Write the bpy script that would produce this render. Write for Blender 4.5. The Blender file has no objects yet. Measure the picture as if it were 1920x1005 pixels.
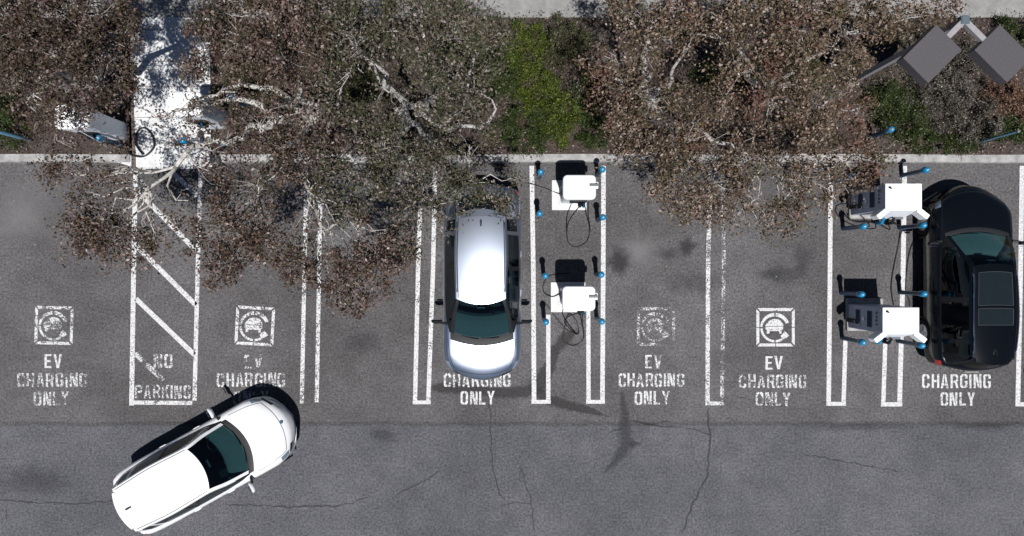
import bpy, bmesh, math, random
import numpy as np
from mathutils import Vector, Matrix
from mathutils.geometry import tessellate_polygon

R = math.radians
PI = math.pi
scene = bpy.context.scene
COL = scene.collection

# ------------------------------------------------------------------ camera, sky, sun
HC = 18.0            # camera height, straight down
PPM = 72.0           # photo pixels per metre on the ground
cam_d = bpy.data.cameras.new("camera")
cam_d.sensor_width = 36.0
cam_d.lens = 36.0 * HC / (1920.0 / PPM)
cam_d.clip_start = 0.1
cam_d.clip_end = 2000.0
cam = bpy.data.objects.new("camera", cam_d)
cam.location = (0, 0, HC)
COL.objects.link(cam)
scene.camera = cam

SUN_DIR = Vector((0.035, -0.37, 1.0)).normalized()      # towards the sun
elev = math.asin(SUN_DIR.z)
azim = math.atan2(SUN_DIR.x, SUN_DIR.y)
world = bpy.data.worlds.new("World")
scene.world = world
world.use_nodes = True
wn = world.node_tree.nodes
sky = wn.new("ShaderNodeTexSky")
sky.sky_type = 'NISHITA'
sky.sun_disc = False
sky.sun_elevation = elev
sky.sun_rotation = azim
sky.altitude = 300.0
sky.air_density = 0.55
sky.dust_density = 0.1
sky.ozone_density = 1.0
wn["Background"].inputs["Strength"].default_value = 0.05
world.node_tree.links.new(sky.outputs[0], wn["Background"].inputs["Color"])

sun_d = bpy.data.lights.new("sun", 'SUN')
sun_d.energy = 5.0
sun_d.angle = R(0.5)
sun_d.color = (1.0, 0.983, 0.962)
sun = bpy.data.objects.new("sun", sun_d)
sun.rotation_euler = SUN_DIR.to_track_quat('Z', 'Y').to_euler()
sun.location = (2, -8, 22)
COL.objects.link(sun)

scene.view_settings.view_transform = 'Standard'
scene.view_settings.look = 'None'
scene.view_settings.exposure = 0.2
scene.view_settings.gamma = 1.0
scene.render.resolution_x = 1024
scene.render.resolution_y = 536
try:
    scene.cycles.transparent_max_bounces = 16
except Exception:
    pass

rnd = random.Random(11)
nrg = np.random.default_rng(5)


def W(X, Y, z=0.0):
    """metres on the plane at height z seen at a photo pixel of the survey plan"""
    k = (HC - z) / HC / PPM
    return Vector(((X - 960.0) * k, (502.5 - Y) * k, z))


# ------------------------------------------------------------------ tagging
def tag(o, label=None, cat=None, group=None, kind=None):
    if label: o['label'] = label
    if cat: o['category'] = cat
    if group: o['group'] = group
    if kind: o['kind'] = kind
    return o


def empty(name, loc, rz=0.0):
    o = bpy.data.objects.new(name, None)
    o.empty_display_size = 0.2
    o.location = loc
    o.rotation_euler = (0, 0, rz)
    COL.objects.link(o)
    return o


def copy_tree(o, parent=None):
    c = o.copy()
    COL.objects.link(c)
    if parent is not None:
        c.parent = parent
    for ch in list(o.children):
        copy_tree(ch, c)
    return c


# ------------------------------------------------------------------ materials
MATS = {}


def nd(t, typ, **kw):
    n = t.nodes.new(typ)
    for k, v in kw.items():
        if k.startswith('i_'):
            key = k[2:]
            key = int(key) if key.isdigit() else key
            n.inputs[key].default_value = v
        else:
            setattr(n, k, v)
    return n


def c4(c):
    return (c[0], c[1], c[2], 1.0)


def mat(name, col, rough=0.6, metal=0.0, spec=0.5, var=0.12, scale=14.0, coat=0.0, bump=0.0):
    if name in MATS: return MATS[name]
    m = bpy.data.materials.new(name)
    m.use_nodes = True
    t = m.node_tree
    b = t.nodes["Principled BSDF"]
    b.inputs["Roughness"].default_value = rough
    b.inputs["Metallic"].default_value = metal
    b.inputs["Specular IOR Level"].default_value = spec
    b.inputs["Coat Weight"].default_value = coat
    b.inputs["Coat Roughness"].default_value = 0.04
    tc = nd(t, "ShaderNodeTexCoord")
    n1 = nd(t, "ShaderNodeTexNoise", i_Scale=scale, i_Detail=4.0, i_Roughness=0.65)
    t.links.new(tc.outputs["Object"], n1.inputs["Vector"])
    cr = nd(t, "ShaderNodeValToRGB")
    cr.color_ramp.elements[0].position = 0.3
    cr.color_ramp.elements[1].position = 0.7
    cr.color_ramp.elements[0].color = c4([x * (1 - var) for x in col])
    cr.color_ramp.elements[1].color = c4([min(1, x * (1 + var)) for x in col])
    t.links.new(n1.outputs["Fac"], cr.inputs["Fac"])
    t.links.new(cr.outputs["Color"], b.inputs["Base Color"])
    if bump > 0:
        bp = nd(t, "ShaderNodeBump", i_Strength=bump, i_Distance=0.01)
        n2 = nd(t, "ShaderNodeTexNoise", i_Scale=scale * 4, i_Detail=3.0)
        t.links.new(tc.outputs["Object"], n2.inputs["Vector"])
        t.links.new(n2.outputs["Fac"], bp.inputs["Height"])
        t.links.new(bp.outputs["Normal"], b.inputs["Normal"])
    MATS[name] = m
    return m


def glass_mat(name, tint, refl=0.06):
    if name in MATS: return MATS[name]
    m = bpy.data.materials.new(name)
    m.use_nodes = True
    t = m.node_tree
    t.nodes.remove(t.nodes["Principled BSDF"])
    out = t.nodes["Material Output"]
    tr = nd(t, "ShaderNodeBsdfTransparent", i_Color=c4(tint))
    gl = nd(t, "ShaderNodeBsdfGlossy", i_Roughness=0.02)
    lw = nd(t, "ShaderNodeLayerWeight", i_Blend=0.5)
    fac = math_n(t, 'ADD', math_n(t, 'MULTIPLY', math_n(t, 'POWER', lw.outputs["Facing"], 4.0), 0.7), 0.05)
    mx = nd(t, "ShaderNodeMixShader")
    t.links.new(fac, mx.inputs[0])
    t.links.new(tr.outputs[0], mx.inputs[1])
    t.links.new(gl.outputs[0], mx.inputs[2])
    t.links.new(mx.outputs[0], out.inputs["Surface"])
    MATS[name] = m
    return m


def math_n(t, op, a, b=None, clamp=False):
    n = t.nodes.new("ShaderNodeMath")
    n.operation = op
    n.use_clamp = clamp
    for i, v in enumerate((a, b)):
        if v is None: continue
        if isinstance(v, (int, float)):
            n.inputs[i].default_value = v
        else:
            t.links.new(v, n.inputs[i])
    return n.outputs[0]


def maprange(t, v, a, b, c=0.0, d=1.0, smooth=True):
    n = t.nodes.new("ShaderNodeMapRange")
    n.interpolation_type = 'SMOOTHSTEP' if smooth else 'LINEAR'
    t.links.new(v, n.inputs["Value"])
    n.inputs["From Min"].default_value = a
    n.inputs["From Max"].default_value = b
    n.inputs["To Min"].default_value = c
    n.inputs["To Max"].default_value = d
    return n.outputs["Result"]


def mixc(t, fac, a, b, mode='MIX'):
    n = t.nodes.new("ShaderNodeMix")
    n.data_type = 'RGBA'
    n.blend_type = mode
    if isinstance(fac, (int, float)): n.inputs["Factor"].default_value = fac
    else: t.links.new(fac, n.inputs["Factor"])
    for s, v in ((6, a), (7, b)):
        if isinstance(v, (tuple, list)): n.inputs[s].default_value = c4(v)
        else: t.links.new(v, n.inputs[s])
    return n.outputs[2]


def noise(t, vec, scale, detail=3.0, rough=0.6, dist=0.0):
    n = nd(t, "ShaderNodeTexNoise", i_Scale=scale, i_Detail=detail, i_Roughness=rough, i_Distortion=dist)
    t.links.new(vec, n.inputs["Vector"])
    return n.outputs["Fac"]


def asphalt_mat():
    m = bpy.data.materials.new("asphalt")
    m.use_nodes = True
    t = m.node_tree
    b = t.nodes["Principled BSDF"]
    tc = nd(t, "ShaderNodeTexCoord")
    v = tc.outputs["Object"]
    sep = nd(t, "ShaderNodeSeparateXYZ")
    t.links.new(v, sep.inputs[0])
    yy = sep.outputs["Y"]
    wob = math_n(t, 'MULTIPLY', math_n(t, 'SUBTRACT', noise(t, v, 1.3, 5.0), 0.5), 0.16)
    d = math_n(t, 'ADD', yy, wob)
    lane = maprange(t, d, -4.03, -4.12)
    big = noise(t, v, 0.28, 4.0, 0.6)
    med = noise(t, v, 2.2, 5.0, 0.65)
    up = mixc(t, maprange(t, big, 0.35, 0.68), (0.067, 0.0635, 0.0650), (0.098, 0.0945, 0.0970))
    lo = mixc(t, maprange(t, big, 0.3, 0.7), (0.067, 0.0680, 0.0765), (0.094, 0.0945, 0.1035))
    base = mixc(t, lane, up, lo)
    f1 = maprange(t, med, 0.25, 0.75, 0.86, 1.14, False)
    g1 = noise(t, v, 17.0, 3.0, 0.85)
    g2 = noise(t, v, 55.0, 1.0, 0.7)
    g = math_n(t, 'ADD', math_n(t, 'MULTIPLY', g1, 0.55), math_n(t, 'MULTIPLY', g2, 0.45))
    f2 = maprange(t, g, 0.36, 0.64, 0.22, 1.84, False)
    f = math_n(t, 'MULTIPLY', f1, f2)
    seam = maprange(t, math_n(t, 'ABSOLUTE', math_n(t, 'ADD', d, 4.06)), 0.02, 0.09, 0.74, 1.0)
    f = math_n(t, 'MULTIPLY', f, seam)
    vm = nd(t, "ShaderNodeVectorMath", operation='SCALE')
    t.links.new(base, vm.inputs[0])
    t.links.new(f, vm.inputs["Scale"])
    # pale aggregate chips
    vo = nd(t, "ShaderNodeTexVoronoi", i_Scale=13.0)
    t.links.new(v, vo.inputs["Vector"])
    chip = maprange(t, vo.outputs["Distance"], 0.16, 0.09)
    sepc = nd(t, "ShaderNodeSeparateColor")
    t.links.new(vo.outputs["Color"], sepc.inputs[0])
    chip = math_n(t, 'MULTIPLY', chip, maprange(t, sepc.outputs[0], 0.86, 0.9))
    colr = mixc(t, math_n(t, 'MULTIPLY', chip, 0.5), vm.outputs[0], (0.34, 0.33, 0.33))
    t.links.new(colr, b.inputs["Base Color"])
    b.inputs["Roughness"].default_value = 0.9
    b.inputs["Specular IOR Level"].default_value = 0.2
    bp = nd(t, "ShaderNodeBump", i_Strength=0.35, i_Distance=0.006)
    t.links.new(g, bp.inputs["Height"])
    t.links.new(bp.outputs["Normal"], b.inputs["Normal"])
    return m


def paint_mat(wear):
    key = "white_paint_%d" % int(wear * 100)
    if key in MATS: return MATS[key]
    m = bpy.data.materials.new(key)
    m.use_nodes = True
    t = m.node_tree
    b = t.nodes["Principled BSDF"]
    out = t.nodes["Material Output"]
    tc = nd(t, "ShaderNodeTexCoord")
    v = tc.outputs["Object"]
    n1 = noise(t, v, 26.0, 3.0, 0.75)
    n2 = noise(t, v, 4.2, 3.0, 0.6)
    n3 = noise(t, v, 1.1, 2.0)
    s = math_n(t, 'ADD', math_n(t, 'MULTIPLY', n1, 0.55), math_n(t, 'MULTIPLY', n2, 0.35))
    s = math_n(t, 'ADD', s, math_n(t, 'MULTIPLY', n3, 0.25))
    th = 0.335 + 0.34 * wear
    a = maprange(t, s, th, th + 0.10)
    b.inputs["Base Color"].default_value = (0.62, 0.62, 0.63, 1)
    cc = mixc(t, maprange(t, n1, 0.3, 0.65), (0.30, 0.295, 0.295), (0.60, 0.60, 0.61))
    t.links.new(cc, b.inputs["Base Color"])
    b.inputs["Roughness"].default_value = 0.7
    tr = nd(t, "ShaderNodeBsdfTransparent")
    mx = nd(t, "ShaderNodeMixShader")
    t.links.new(a, mx.inputs[0])
    t.links.new(tr.outputs[0], mx.inputs[1])
    t.links.new(b.outputs[0], mx.inputs[2])
    t.links.new(mx.outputs[0], out.inputs["Surface"])
    MATS[key] = m
    return m


def stain_mat(name, col, strength, soft=0.6, sc=5.0):
    if name in MATS: return MATS[name]
    m = bpy.data.materials.new(name)
    m.use_nodes = True
    t = m.node_tree
    b = t.nodes["Principled BSDF"]
    out = t.nodes["Material Output"]
    b.inputs["Base Color"].default_value = c4(col)
    b.inputs["Roughness"].default_value = 0.8
    b.inputs["Specular IOR Level"].default_value = 0.2
    at = nd(t, "ShaderNodeAttribute", attribute_name="edge")
    tc = nd(t, "ShaderNodeTexCoord")
    n = noise(t, tc.outputs["Object"], sc, 4.0, 0.65)
    n2 = noise(t, tc.outputs["Object"], 30.0, 2.0, 0.7)
    e = math_n(t, 'ADD', at.outputs["Fac"], math_n(t, 'MULTIPLY', math_n(t, 'SUBTRACT', n, 0.5), 0.9))
    a = maprange(t, e, 0.12, 0.12 + soft)
    a = math_n(t, 'MULTIPLY', a, maprange(t, n2, 0.2, 0.8, 0.6 * strength, 1.25 * strength, False), True)
    tr = nd(t, "ShaderNodeBsdfTransparent")
    mx = nd(t, "ShaderNodeMixShader")
    t.links.new(a, mx.inputs[0])
    t.links.new(tr.outputs[0], mx.inputs[1])
    t.links.new(b.outputs[0], mx.inputs[2])
    t.links.new(mx.outputs[0], out.inputs["Surface"])
    MATS[name] = m
    return m


def soil_mat():
    m = bpy.data.materials.new("mulch")
    m.use_nodes = True
    t = m.node_tree
    b = t.nodes["Principled BSDF"]
    tc = nd(t, "ShaderNodeTexCoord")
    v = tc.outputs["Object"]
    a = noise(t, v, 18.0, 5.0, 0.8)
    c = noise(t, v, 0.6, 3.0)
    cr = nd(t, "ShaderNodeValToRGB")
    e = cr.color_ramp.elements
    e[0].position = 0.3; e[0].color = (0.012, 0.009, 0.008, 1)
    e[1].position = 0.78; e[1].color = (0.20, 0.165, 0.15, 1)
    x = e.new(0.55); x.color = (0.050, 0.034, 0.029, 1)
    t.links.new(a, cr.inputs["Fac"])
    col = mixc(t, maprange(t, c, 0.5, 0.72), cr.outputs["Color"], (0.085, 0.075, 0.07))
    t.links.new(col, b.inputs["Base Color"])
    b.inputs["Roughness"].default_value = 0.95
    bp = nd(t, "ShaderNodeBump", i_Strength=0.9, i_Distance=0.03)
    t.links.new(a, bp.inputs["Height"])
    t.links.new(bp.outputs["Normal"], b.inputs["Normal"])
    return m


def leaf_mat(name, stops, rough=0.5, spec=0.3, patch=None, green=None):
    m = bpy.data.materials.new(name)
    m.use_nodes = True
    t = m.node_tree
    b = t.nodes["Principled BSDF"]
    g = nd(t, "ShaderNodeNewGeometry")
    tc = nd(t, "ShaderNodeTexCoord")
    n = noise(t, tc.outputs["Object"], 1.4, 3.0)
    nb = noise(t, tc.outputs["Object"], 4.5, 2.0)
    f = math_n(t, 'ADD', math_n(t, 'MULTIPLY', g.outputs["Random Per Island"], 0.66),
               maprange(t, n, 0.3, 0.7, 0.0, 0.16, False))
    f = math_n(t, 'ADD', f, maprange(t, nb, 0.33, 0.67, 0.0, 0.20, False))
    cr = nd(t, "ShaderNodeValToRGB")
    e = cr.color_ramp.elements
    e[0].position, e[0].color = stops[0][0], c4(stops[0][1])
    e[1].position, e[1].color = stops[-1][0], c4(stops[-1][1])
    for p, c in stops[1:-1]:
        x = e.new(p); x.color = c4(c)
    t.links.new(f, cr.inputs["Fac"])
    col = cr.outputs["Color"]
    if patch:
        n2 = noise(t, tc.outputs["Object"], 0.9, 2.0)
        col = mixc(t, math_n(t, 'MULTIPLY', maprange(t, n2, 0.56, 0.66), 0.5), col, patch)
    if green:
        n3 = noise(t, tc.outputs["Object"], 1.15, 2.0, 0.6, 0.8)
        col = mixc(t, math_n(t, 'MULTIPLY', maprange(t, n3, 0.54, 0.64), 0.5), col, green)
    t.links.new(col, b.inputs["Base Color"])
    b.inputs["Roughness"].default_value = rough
    b.inputs["Specular IOR Level"].default_value = spec
    return m


# ------------------------------------------------------------------ mesh helpers
class MB:
    def __init__(self):
        self.v = []; self.f = []; self.edge = None

    def add(self, vs, fs):
        o = len(self.v)
        self.v += [tuple(p) for p in vs]
        self.f += [tuple(i + o for i in f) for f in fs]

    def loft(self, rings, cap=True, closed=True):
        o = len(self.v); n = len(rings[0])
        for r in rings: self.v += [tuple(p) for p in r]
        for k in range(len(rings) - 1):
            for i in range(n if closed else n - 1):
                a = o + k * n + i; b = o + k * n + (i + 1) % n
                self.f.append((a, b, b + n, a + n))
        if cap and closed:
            self.f.append(tuple(o + i for i in range(n))[::-1])
            self.f.append(tuple(o + (len(rings) - 1) * n + i for i in range(n)))

    def rbox(self, cx, cy, z0, z1, w, d, r=0.03, c=0.015, rz=0.0, taper=1.0, n=4):
        ca, sa = math.cos(rz), math.sin(rz)

        def ring(w, d, r, z):
            out = []
            r = max(0.001, min(r, w / 2 - 1e-3, d / 2 - 1e-3))
            for (sx, sy, a0) in ((1, 1, 0), (-1, 1, 90), (-1, -1, 180), (1, -1, 270)):
                for k in range(n + 1):
                    a = R(a0 + 90.0 * k / n)
                    x = sx * (w / 2 - r) + r * math.cos(a)
                    y = sy * (d / 2 - r) + r * math.sin(a)
                    out.append((cx + x * ca - y * sa, cy + x * sa + y * ca, z))
            return out
        c = min(c, (z1 - z0) * 0.4)
        wt, dt = w * taper, d * taper
        self.loft([ring(w - 2 * c, d - 2 * c, r - c * .3, z0), ring(w, d, r, z0 + c), ring(wt, dt, r, z1 - c),
                   ring(wt - 2 * c, dt - 2 * c, r - c * .5, z1)])

    def tube(self, pts, rad, n=8, cap=True):
        pts = [Vector(p) for p in pts]
        if not isinstance(rad, (list, tuple)): rad = [rad] * len(pts)
        rings = []
        up = Vector((0.13, 0.21, 1)).normalized()
        pu = None
        for i, p in enumerate(pts):
            d = (pts[min(i + 1, len(pts) - 1)] - pts[max(i - 1, 0)])
            if d.length < 1e-9: d = Vector((0, 0, 1))
            d.normalize()
            if pu is None:
                a = up if abs(d.dot(up)) < 0.95 else Vector((1, 0, 0))
                u = (a - d * a.dot(d)).normalized()
            else:
                u = (pu - d * pu.dot(d))
                u = u.normalized() if u.length > 1e-6 else Vector((1, 0, 0))
            pu = u
            w = d.cross(u)
            rings.append([p + (u * math.cos(2 * PI * k / n) + w * math.sin(2 * PI * k / n)) * rad[i] for k in range(n)])
        self.loft(rings, cap)

    def lathe(self, prof, c=(0, 0, 0), n=20, axis='z'):
        rings = []
        for (r, h) in prof:
            ring = []
            for k in range(n):
                a = 2 * PI * k / n
                if axis == 'z': p = (c[0] + r * math.cos(a), c[1] + r * math.sin(a), c[2] + h)
                else: p = (c[0] + r * math.cos(a), c[1] + h, c[2] + r * math.sin(a))
                ring.append(p)
            rings.append(ring)
        self.loft(rings)

    def grid(self, fn, us, vs):
        o = len(self.v); n = len(vs)
        for u in us:
            for v in vs: self.v.append(tuple(fn(u, v)))
        for i in range(len(us) - 1):
            for j in range(n - 1):
                a = o + i * n + j
                self.f.append((a, a + 1, a + n + 1, a + n))

    def poly(self, pts, z):
        vs = [Vector((p[0], p[1], 0)) for p in pts]
        tris = tessellate_polygon([vs])
        self.add([(p[0], p[1], z) for p in pts], tris)

    def prism(self, pts, z0, z1):
        n = len(pts)
        vs = [(p[0], p[1], z0) for p in pts] + [(p[0], p[1], z1) for p in pts]
        fs = [(i, (i + 1) % n, n + (i + 1) % n, n + i) for i in range(n)]
        tris = tessellate_polygon([[Vector((p[0], p[1], 0)) for p in pts]])
        fs += [tuple(x + n for x in tr) for tr in tris] + [tuple(tr[::-1]) for tr in tris]
        self.add(vs, fs)

    def mesh(self, name, m, smooth=True, recalc=True, angle=38):
        me = bpy.data.meshes.new(name)
        me.from_pydata(self.v, [], self.f)
        if recalc:
            bm = bmesh.new(); bm.from_mesh(me)
            bmesh.ops.recalc_face_normals(bm, faces=bm.faces)
            bm.to_mesh(me); bm.free()
        if smooth:
            me.polygons.foreach_set("use_smooth", [True] * len(me.polygons))
            me.set_sharp_from_angle(angle=R(angle))
        if self.edge is not None:
            at = me.attributes.new("edge", 'FLOAT', 'POINT')
            at.data.foreach_set("value", self.edge)
        me.materials.append(m)
        me.update()
        return me

    def build(self, name, m, parent=None, loc=None, **kw):
        o = bpy.data.objects.new(name, self.mesh(name, m, **kw))
        COL.objects.link(o)
        if parent is not None: o.parent = parent
        if loc is not None: o.location = loc
        return o


def flat_up(me):
    """make every face of a flat sheet look up"""
    for p in me.polygons:
        if p.normal.z < 0: p.flip()
    me.update()


# ------------------------------------------------------------------ common materials
ASPHALT = asphalt_mat()
CONC = mat("concrete", (0.29, 0.285, 0.28), 0.9, var=0.35, scale=5, bump=0.3, spec=0.2)
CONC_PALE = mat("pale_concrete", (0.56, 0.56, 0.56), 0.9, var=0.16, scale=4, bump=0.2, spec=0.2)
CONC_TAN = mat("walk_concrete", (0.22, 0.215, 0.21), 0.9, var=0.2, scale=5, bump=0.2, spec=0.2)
SOIL = soil_mat()
GROUND = mat("dry_ground", (0.10, 0.085, 0.06), 0.95, var=0.4, scale=3, bump=0.4, spec=0.1)
WHITE = mat("white_enamel", (0.80, 0.81, 0.82), 0.35, var=0.03, scale=6)
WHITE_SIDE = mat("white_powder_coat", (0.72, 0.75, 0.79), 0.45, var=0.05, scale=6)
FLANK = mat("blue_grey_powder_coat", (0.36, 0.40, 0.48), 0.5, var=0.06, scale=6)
GREY_PANEL = mat("grey_louvre", (0.09, 0.10, 0.12), 0.5)
BLACK_RUB = mat("black_rubber", (0.010, 0.010, 0.011), 0.55, spec=0.3)
BLACK_PL = mat("black_plastic", (0.010, 0.011, 0.013), 0.55, spec=0.25)
BLUE = mat("shaded_blue_enamel", (0.008, 0.055, 0.12), 0.4, var=0.15)  # darker than the caps: the posts' shaded side is put into this blue
BLUE_CAP = mat("blue_cap_enamel", (0.010, 0.19, 0.36), 0.35, var=0.1)
GREY_MET = mat("grey_metal", (0.30, 0.31, 0.33), 0.4, metal=0.6)
BRONZE = mat("dark_bronze_paint", (0.064, 0.058, 0.064), 0.7, var=0.35, scale=45)
POLE_GREY = mat("pole_grey_paint", (0.26, 0.25, 0.26), 0.5)
BARK = mat("pale_bark", (0.43, 0.41, 0.38), 0.9, var=0.45, scale=9, bump=0.8, spec=0.1)
BARK_D = mat("grey_bark", (0.38, 0.36, 0.345), 0.9, var=0.4, scale=9, bump=0.8, spec=0.1)
TWIG = mat("twig_bark", (0.29, 0.27, 0.255), 0.9, var=0.5, scale=5, spec=0.1)
STEM = mat("shrub_stem", (0.09, 0.06, 0.04), 0.9)
BROWN_LINE = mat("brown_line", (0.10, 0.07, 0.06), 0.7)

# ------------------------------------------------------------------ SETTING
def sheet(name, x0, y0, x1, y1, z, m, parent=None):
    mb = MB()
    mb.add([(x0, y0, z), (x1, y0, z), (x1, y1, z), (x0, y1, z)], [(0, 1, 2, 3)])
    o = mb.build(name, m, parent, smooth=False, recalc=False)
    return o


KX0, KX1 = W(250, 0).x, W(398, 0).x        # access ramp
KY0, KY1 = W(0, 306).y, W(0, 291).y        # kerb front and back
WALK_Y = W(0, 36).y
o = sheet("ground", -600, -600, 600, 600, -0.06, GROUND); tag(o, kind='structure')
LOT = sheet("parking_lot", -70, -60, 70, KY0 + 0.02, 0.0, ASPHALT); tag(LOT, kind='structure')
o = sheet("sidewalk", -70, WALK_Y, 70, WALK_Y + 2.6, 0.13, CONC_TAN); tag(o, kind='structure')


def kerb(x0, x1):
    mb = MB()
    prof = [(KY0, -0.05), (KY0 + 0.012, 0.11), (KY0 + 0.035, 0.14), (KY1, 0.145), (KY1, -0.05)]
    n = max(2, int((x1 - x0) / 1.2))
    rings = []
    for i in range(n + 1):
        x = x0 + (x1 - x0) * i / n
        dy = 0.012 * math.sin(x * 0.9)
        rings.append([(x, y + dy, z) for y, z in prof])
    mb.loft(rings)
    o = mb.build("kerb", CONC, angle=25)
    for i in range(int((x1 - x0) / 3.05)):
        x = x0 + 1.1 + i * 3.05
        if abs(x) > 14 or x > x1 - .05: continue
        j = MB(); dy = 0.012 * math.sin(x * 0.9)
        j.add([(x, KY0 + .03 + dy, .1455), (x + .018, KY0 + .03 + dy, .1455), (x + .018, KY1 + dy, .1495), (x, KY1 + dy, .1495)], [(0, 1, 2, 3)])
        j.build("expansion_joint", BROWN_LINE, o, smooth=False)
    return tag(o, kind='structure')


kerb(-70, KX0 - 0.02)
kerb(KX1, 70)


def bed(x0, x1, seed):
    mb = MB()
    rr = random.Random(seed)
    nx = int((x1 - x0) / 0.18); ny = 20
    y0, y1 = KY1 - 0.01, WALK_Y
    xs = [x0 + (x1 - x0) * i / nx for i in range(nx + 1)]
    ys = [y0 + (y1 - y0) * j / ny for j in range(ny + 1)]

    def fn(x, y):
        e = min(1, (y - y0) / .4, (y1 - y) / .4, (x - x0) / .4, (x1 - x) / .4)
        return (x, y, 0.10 + max(0, e) * (0.05 + 0.05 * math.sin(x * 1.3) * math.cos(y * 1.7) + rr.uniform(-.02, .02)))
    mb.grid(fn, xs, ys)
    o = mb.build("planting_bed", SOIL)
    flat_up(o.data)
    return tag(o, kind='structure')


bed(-30, KX0 - 0.05, 1)
bed(KX1, 30, 2)

# access path of pale concrete, sloping down to the lot
mb = MB()
ys = [KY0 - 0.10, KY0 + 0.1, KY0 + 0.9, W(0, 205).y, WALK_Y]
zs = [0.012, 0.02, 0.07, 0.11, 0.132]
mb.grid(lambda y, x: (x, y, float(np.interp(y, ys, zs))), ys, [KX0, (KX0 + KX1) / 2, KX1])
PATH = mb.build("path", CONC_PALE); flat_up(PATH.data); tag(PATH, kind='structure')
mb = MB()
for Y in (60, 118, 165, 222):
    y = W(0, Y).y
    z = float(np.interp(y, ys, zs)) + 0.004
    mb.add([(KX0 + .05, y, z), (KX1, y, z), (KX1, y + 0.014, z), (KX0 + .05, y + 0.014, z)], [(0, 1, 2, 3)])
mb.build("expansion_joint", BROWN_LINE, PATH, smooth=False)
# flared concrete wing left of the ramp
mb = MB()
a = [W(222, 290), W(250, 290), W(250, 316), W(243, 311), W(222, 305)]
mb.prism([(p.x, p.y) for p in a], -0.03, 0.10)
o = mb.build("ramp_wing", CONC_PALE); tag(o, kind='structure')
mb = MB()
pa = [W(253, Y) for Y in range(128, 322, 12)]
mb.loft([[(p.x - .035, p.y, z0 - .1), (p.x + .035, p.y, z0 - .1), (p.x + .035, p.y, z0 + .03), (p.x - .035, p.y, z0 + .03)]
         for p in pa for z0 in (float(np.interp(p.y, ys, zs)),)])
o = mb.build("path_side_strip", BROWN_LINE); tag(o, kind='structure')  # thin raised brown strip along the left side of the path


# ------------------------------------------------------------------ painted marks (children of the lot)
def ribbon_px(mb, pts, wpx, z):
    """band through photo points, constant width, mitred"""
    P = [W(*p) for p in pts]
    hw = wpx / PPM / 2
    L, Rr = [], []
    for i, p in enumerate(P):
        d = (P[min(i + 1, len(P) - 1)] - P[max(0, i - 1)]).normalized()
        n = Vector((-d.y, d.x, 0))
        L.append(p + n * hw); Rr.append(p - n * hw)
    mb.add([(q.x, q.y, z) for q in L] + [(q.x, q.y, z) for q in Rr],
           [(i, i + 1, len(P) + i + 1, len(P) + i) for i in range(len(P) - 1)])


PZ = 0.008


def line(pts, wpx, wear, label=None, name="parking_line", z=PZ):
    mb = MB()
    P = []
    for i in range(len(pts) - 1):
        a, b = pts[i], pts[i + 1]
        k = max(1, int(math.hypot(b[0] - a[0], b[1] - a[1]) / 40))
        for j in range(k):
            f = j / k
            P.append((a[0] + (b[0] - a[0]) * f, a[1] + (b[1] - a[1]) * f))
    P.append(pts[-1])
    ribbon_px(mb, P, wpx, z)
    o = mb.build(name, paint_mat(wear), LOT, smooth=False)
    flat_up(o.data)
    if label: o['label'] = label
    return o


LN = 311
# hatched no-parking bay
line([(254.5, LN + 9), (251, 500), (247, 760)], 9, 0.30)
line([(376, 318), (371, 500), (365, 751)], 8, 0.42)
line([(251.5, 754.5), (360.8, 755.5)], 7.5, 0.38)
line([(258, 313.5), (372, 313.5)], 6, 0.15)
for a, b, wr in (((318, 319), (370.5, 367), .3), ((257, 357), (370, 472), .35), ((256, 461), (367.5, 572), .32),
                 ((255, 560), (365, 665), .25), ((253, 662), (306, 713), .55)):
    line([a, b], 9, wr, name="hatch_stripe")
# pair left of the empty stall
line([(575, LN), (571.5, 480), (566, 757)], 7.5, 0.45)
line([(602, LN), (599, 480), (594, 754)], 7.5, 0.42)
# pair left of silver car
line([(790, LN), (784, 505), (778.3, 750.5)], 8, 0.36)
line([(816, LN), (812, 505), (803.2, 750.5)], 8, 0.36)
line([(774, 754.3), (807.5, 754.3)], 7, 0.12)
# charger island, middle
line([(997, LN), (1000, 505), (1001.3, 749.5)], 8.5, 0.22)
line([(1028, 590), (1028, 749.5)], 8, 0.24)
line([(996.5, 753.3), (1032.5, 753.3)], 7.2, 0.1)
line([(1103, 582), (1103.5, 749.5)], 8, 0.26)
line([(1131.5, LN), (1131, 505), (1129.5, 749.5)], 8.5, 0.26)
line([(1099, 753.3), (1134, 753.3)], 7.2, 0.1)
# pair between the two word stalls
line([(1332, LN), (1327.5, 500), (1326.5, 752.5)], 8, 0.5)
line([(1355, LN), (1357, 500), (1353.5, 752.5)], 7, 0.66)
line([(1322.5, 756.3), (1358, 756.3)], 7, 0.55)
# charger island, right
line([(1557.5, LN), (1556, 505), (1553.5, 753)], 8.5, 0.18)
line([(1585, 632), (1581.5, 753)], 8, 0.2)
line([(1549.2, 757), (1586, 757)], 7.4, 0.08)
line([(1660, 628), (1656, 753.5)], 8, 0.16)
line([(1696, LN), (1693, 505), (1686.5, 753.5)], 9, 0.14)
line([(1651.5, 758), (1691.5, 758)], 8, 0.08)
line([(1916, LN), (1913, 530), (1908, 754)], 9, 0.2)
line([(1903.5, 758), (1960, 758)], 7.6, 0.1)
line([(1945, 600), (1942, 754)], 8, 0.2)

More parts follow.
